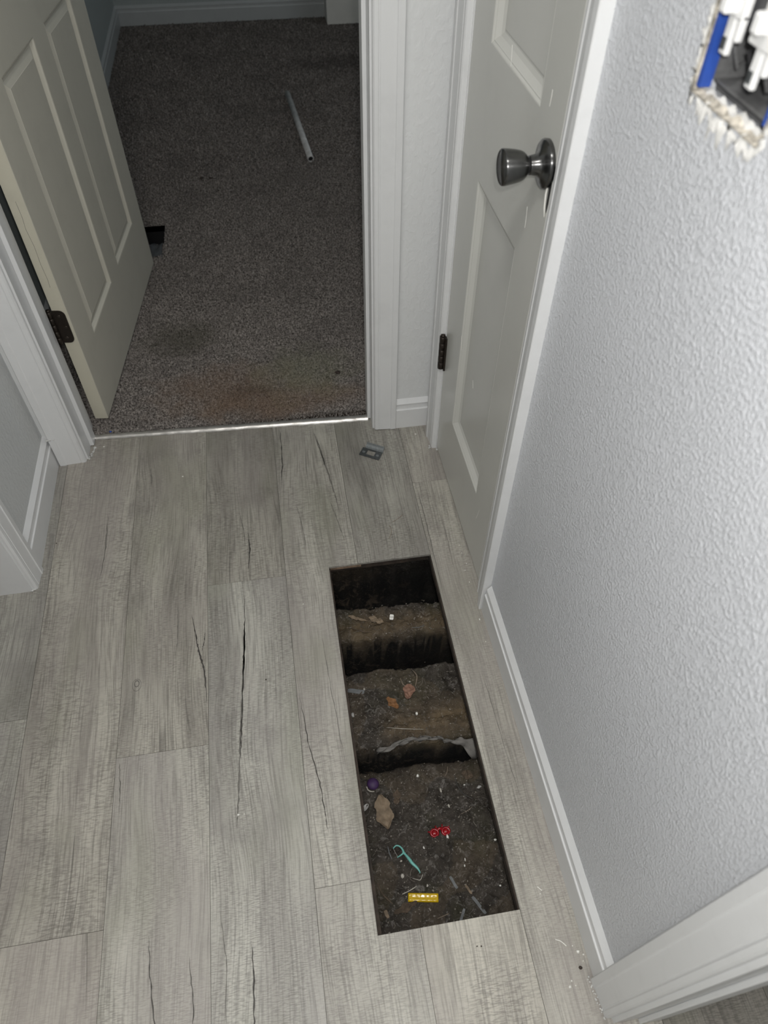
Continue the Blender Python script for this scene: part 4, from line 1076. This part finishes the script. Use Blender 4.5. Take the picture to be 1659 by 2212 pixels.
# dark scraps on the carpet
for (x, y, r_, lb) in ((.139, 1.629, .0075, 'small dark lump on the carpet near the right jamb'), (-.244, 2.872, .008, 'left of two dark specks in the middle of the carpet'), (-.209, 2.867, .007, 'right of two dark specks in the middle of the carpet')):
    mb = MB(); mb.blob((x, y, .011), (r_, r_*.8, .004), int(x*1000), 8, 5, .3); thing(mb, 'dark_scrap', M['chip_dark'], lb, 'scrap')
mb = MB(); mb.blob((-.484, 1.483, .009), (.0035, .0025, .0025), 4, 8, 5, .2); thing(mb, 'blue_fleck', M['blue'], 'tiny blue fleck on the carpet edge by the left jamb', 'fleck')

# paint chips, threads and crumbs
GL = 'paint chips on the planks'
chips = [(-.295, 1.298, .0030, 'white speck on the planks in front of the carpet edge strip'), (-.029, .873, .0022, 'white speck on the planks left of the floor hole top'),
 (-.184, .447, .0034, 'white chip on the planks left of the hole beside the long crack'), (-.174, .447, .0016, 'tiny white grain right of the chip by the long crack'),
 (.314, 1.357, .0034, 'white crumb on the floor in front of the tiny end baseboard'), (.211, 1.321, .0018, 'white speck beside the strike plate'),
 (-.499, 1.437, .0026, 'white crumb on the plank by the left jamb foot')]
for x, y, s_, lb in chips:
    mb = MB(); mb.blob((x, y, s_*.35), (s_*.8, s_*.6, s_*.5), int(abs(x)*9e3), 7, 4, .3); thing(mb, 'paint_chip', M['chip'], lb, 'paint chip')
for x, y, s_ in ((.353, .146, .0036), (.360, .1405, .0020), (.325, .102, .0028), (.330, .109, .0018), (.3345, .102, .0014), (.357, .132, .0014), (.318, .237, .0016), (.347, .155, .0014)):
    mb = MB(); mb.blob((x-.004, y, s_*.35), (s_*.8, s_*.8, s_*.5), int(x*9e4), 7, 4, .3); thing(mb, 'paint_chip', M['chip'], 'small white paint chip on the floor at the foot of the lower right casing', 'paint chip', GL)
for x, y, s_ in ((.3475, .873, .0014), (.3455, .906, .0014), (.353, .924, .0014), (.3425, .905, .0010), (.349, .955, .0012), (.3485, .978, .0012), (.3465, .775, .0020), (.346, .720, .0013)):
    mb = MB(); mb.blob((x-.003, y, s_*.35), (s_*.7, s_*1.3, s_*.5), int(x*9e4), 7, 4, .3); thing(mb, 'paint_chip', M['chip'], 'tiny white paint fleck along the foot of the closet door and right baseboard', 'paint chip', 'paint flecks by the closet door')
for (pts, lb) in (([(.318, .168), (.326, .164), (.333, .156)], 'curly white paint shaving left of the lower right casing'),
                  ([(.312, .248), (.318, .241)], 'short white paint shaving between the hole and the right baseboard')):
    mb = MB(); mb.tube(curve_pts([(x, y, .0013) for x, y in pts]), .0009, 5); thing(mb, 'paint_shaving', M['chip'], lb, 'paint shaving')
for (pts, lb) in (([(.203, 1.070), (.217, 1.078), (.231, 1.088)], 'straight pale thread on the planks above the hole'),
                  ([(.193, 1.062), (.1965, 1.050), (.193, 1.034), (.186, 1.022)], 'curved pale thread on the planks above the hole')):
    mb = MB(); mb.tube(curve_pts([(x, y, .0011) for x, y in pts]), .0005, 5); thing(mb, 'thread', M['twig'], lb, 'thread')
for x, y, s_, lb in ((.346, .1235, .0034, 'dark brown crumb on the floor by the lower right casing'), (-.120, .705, .0018, 'dark speck on the planks left of the hole'), (.190, .179, .0014, 'left of two dark specks below the hole'), (.197, .178, .0014, 'right of two dark specks below the hole'), (-.612+.03, 1.13, .0016, 'dark speck on the planks near the left baseboard')):
    mb = MB(); mb.blob((x, y, s_*.4), (s_, s_*.8, s_*.5), int(abs(x)*9e3), 7, 4, .3); thing(mb, 'dark_crumb', M['chip_dark'], lb, 'crumb')

for o in sc.objects:
    if '_org' in o: del o['_org']
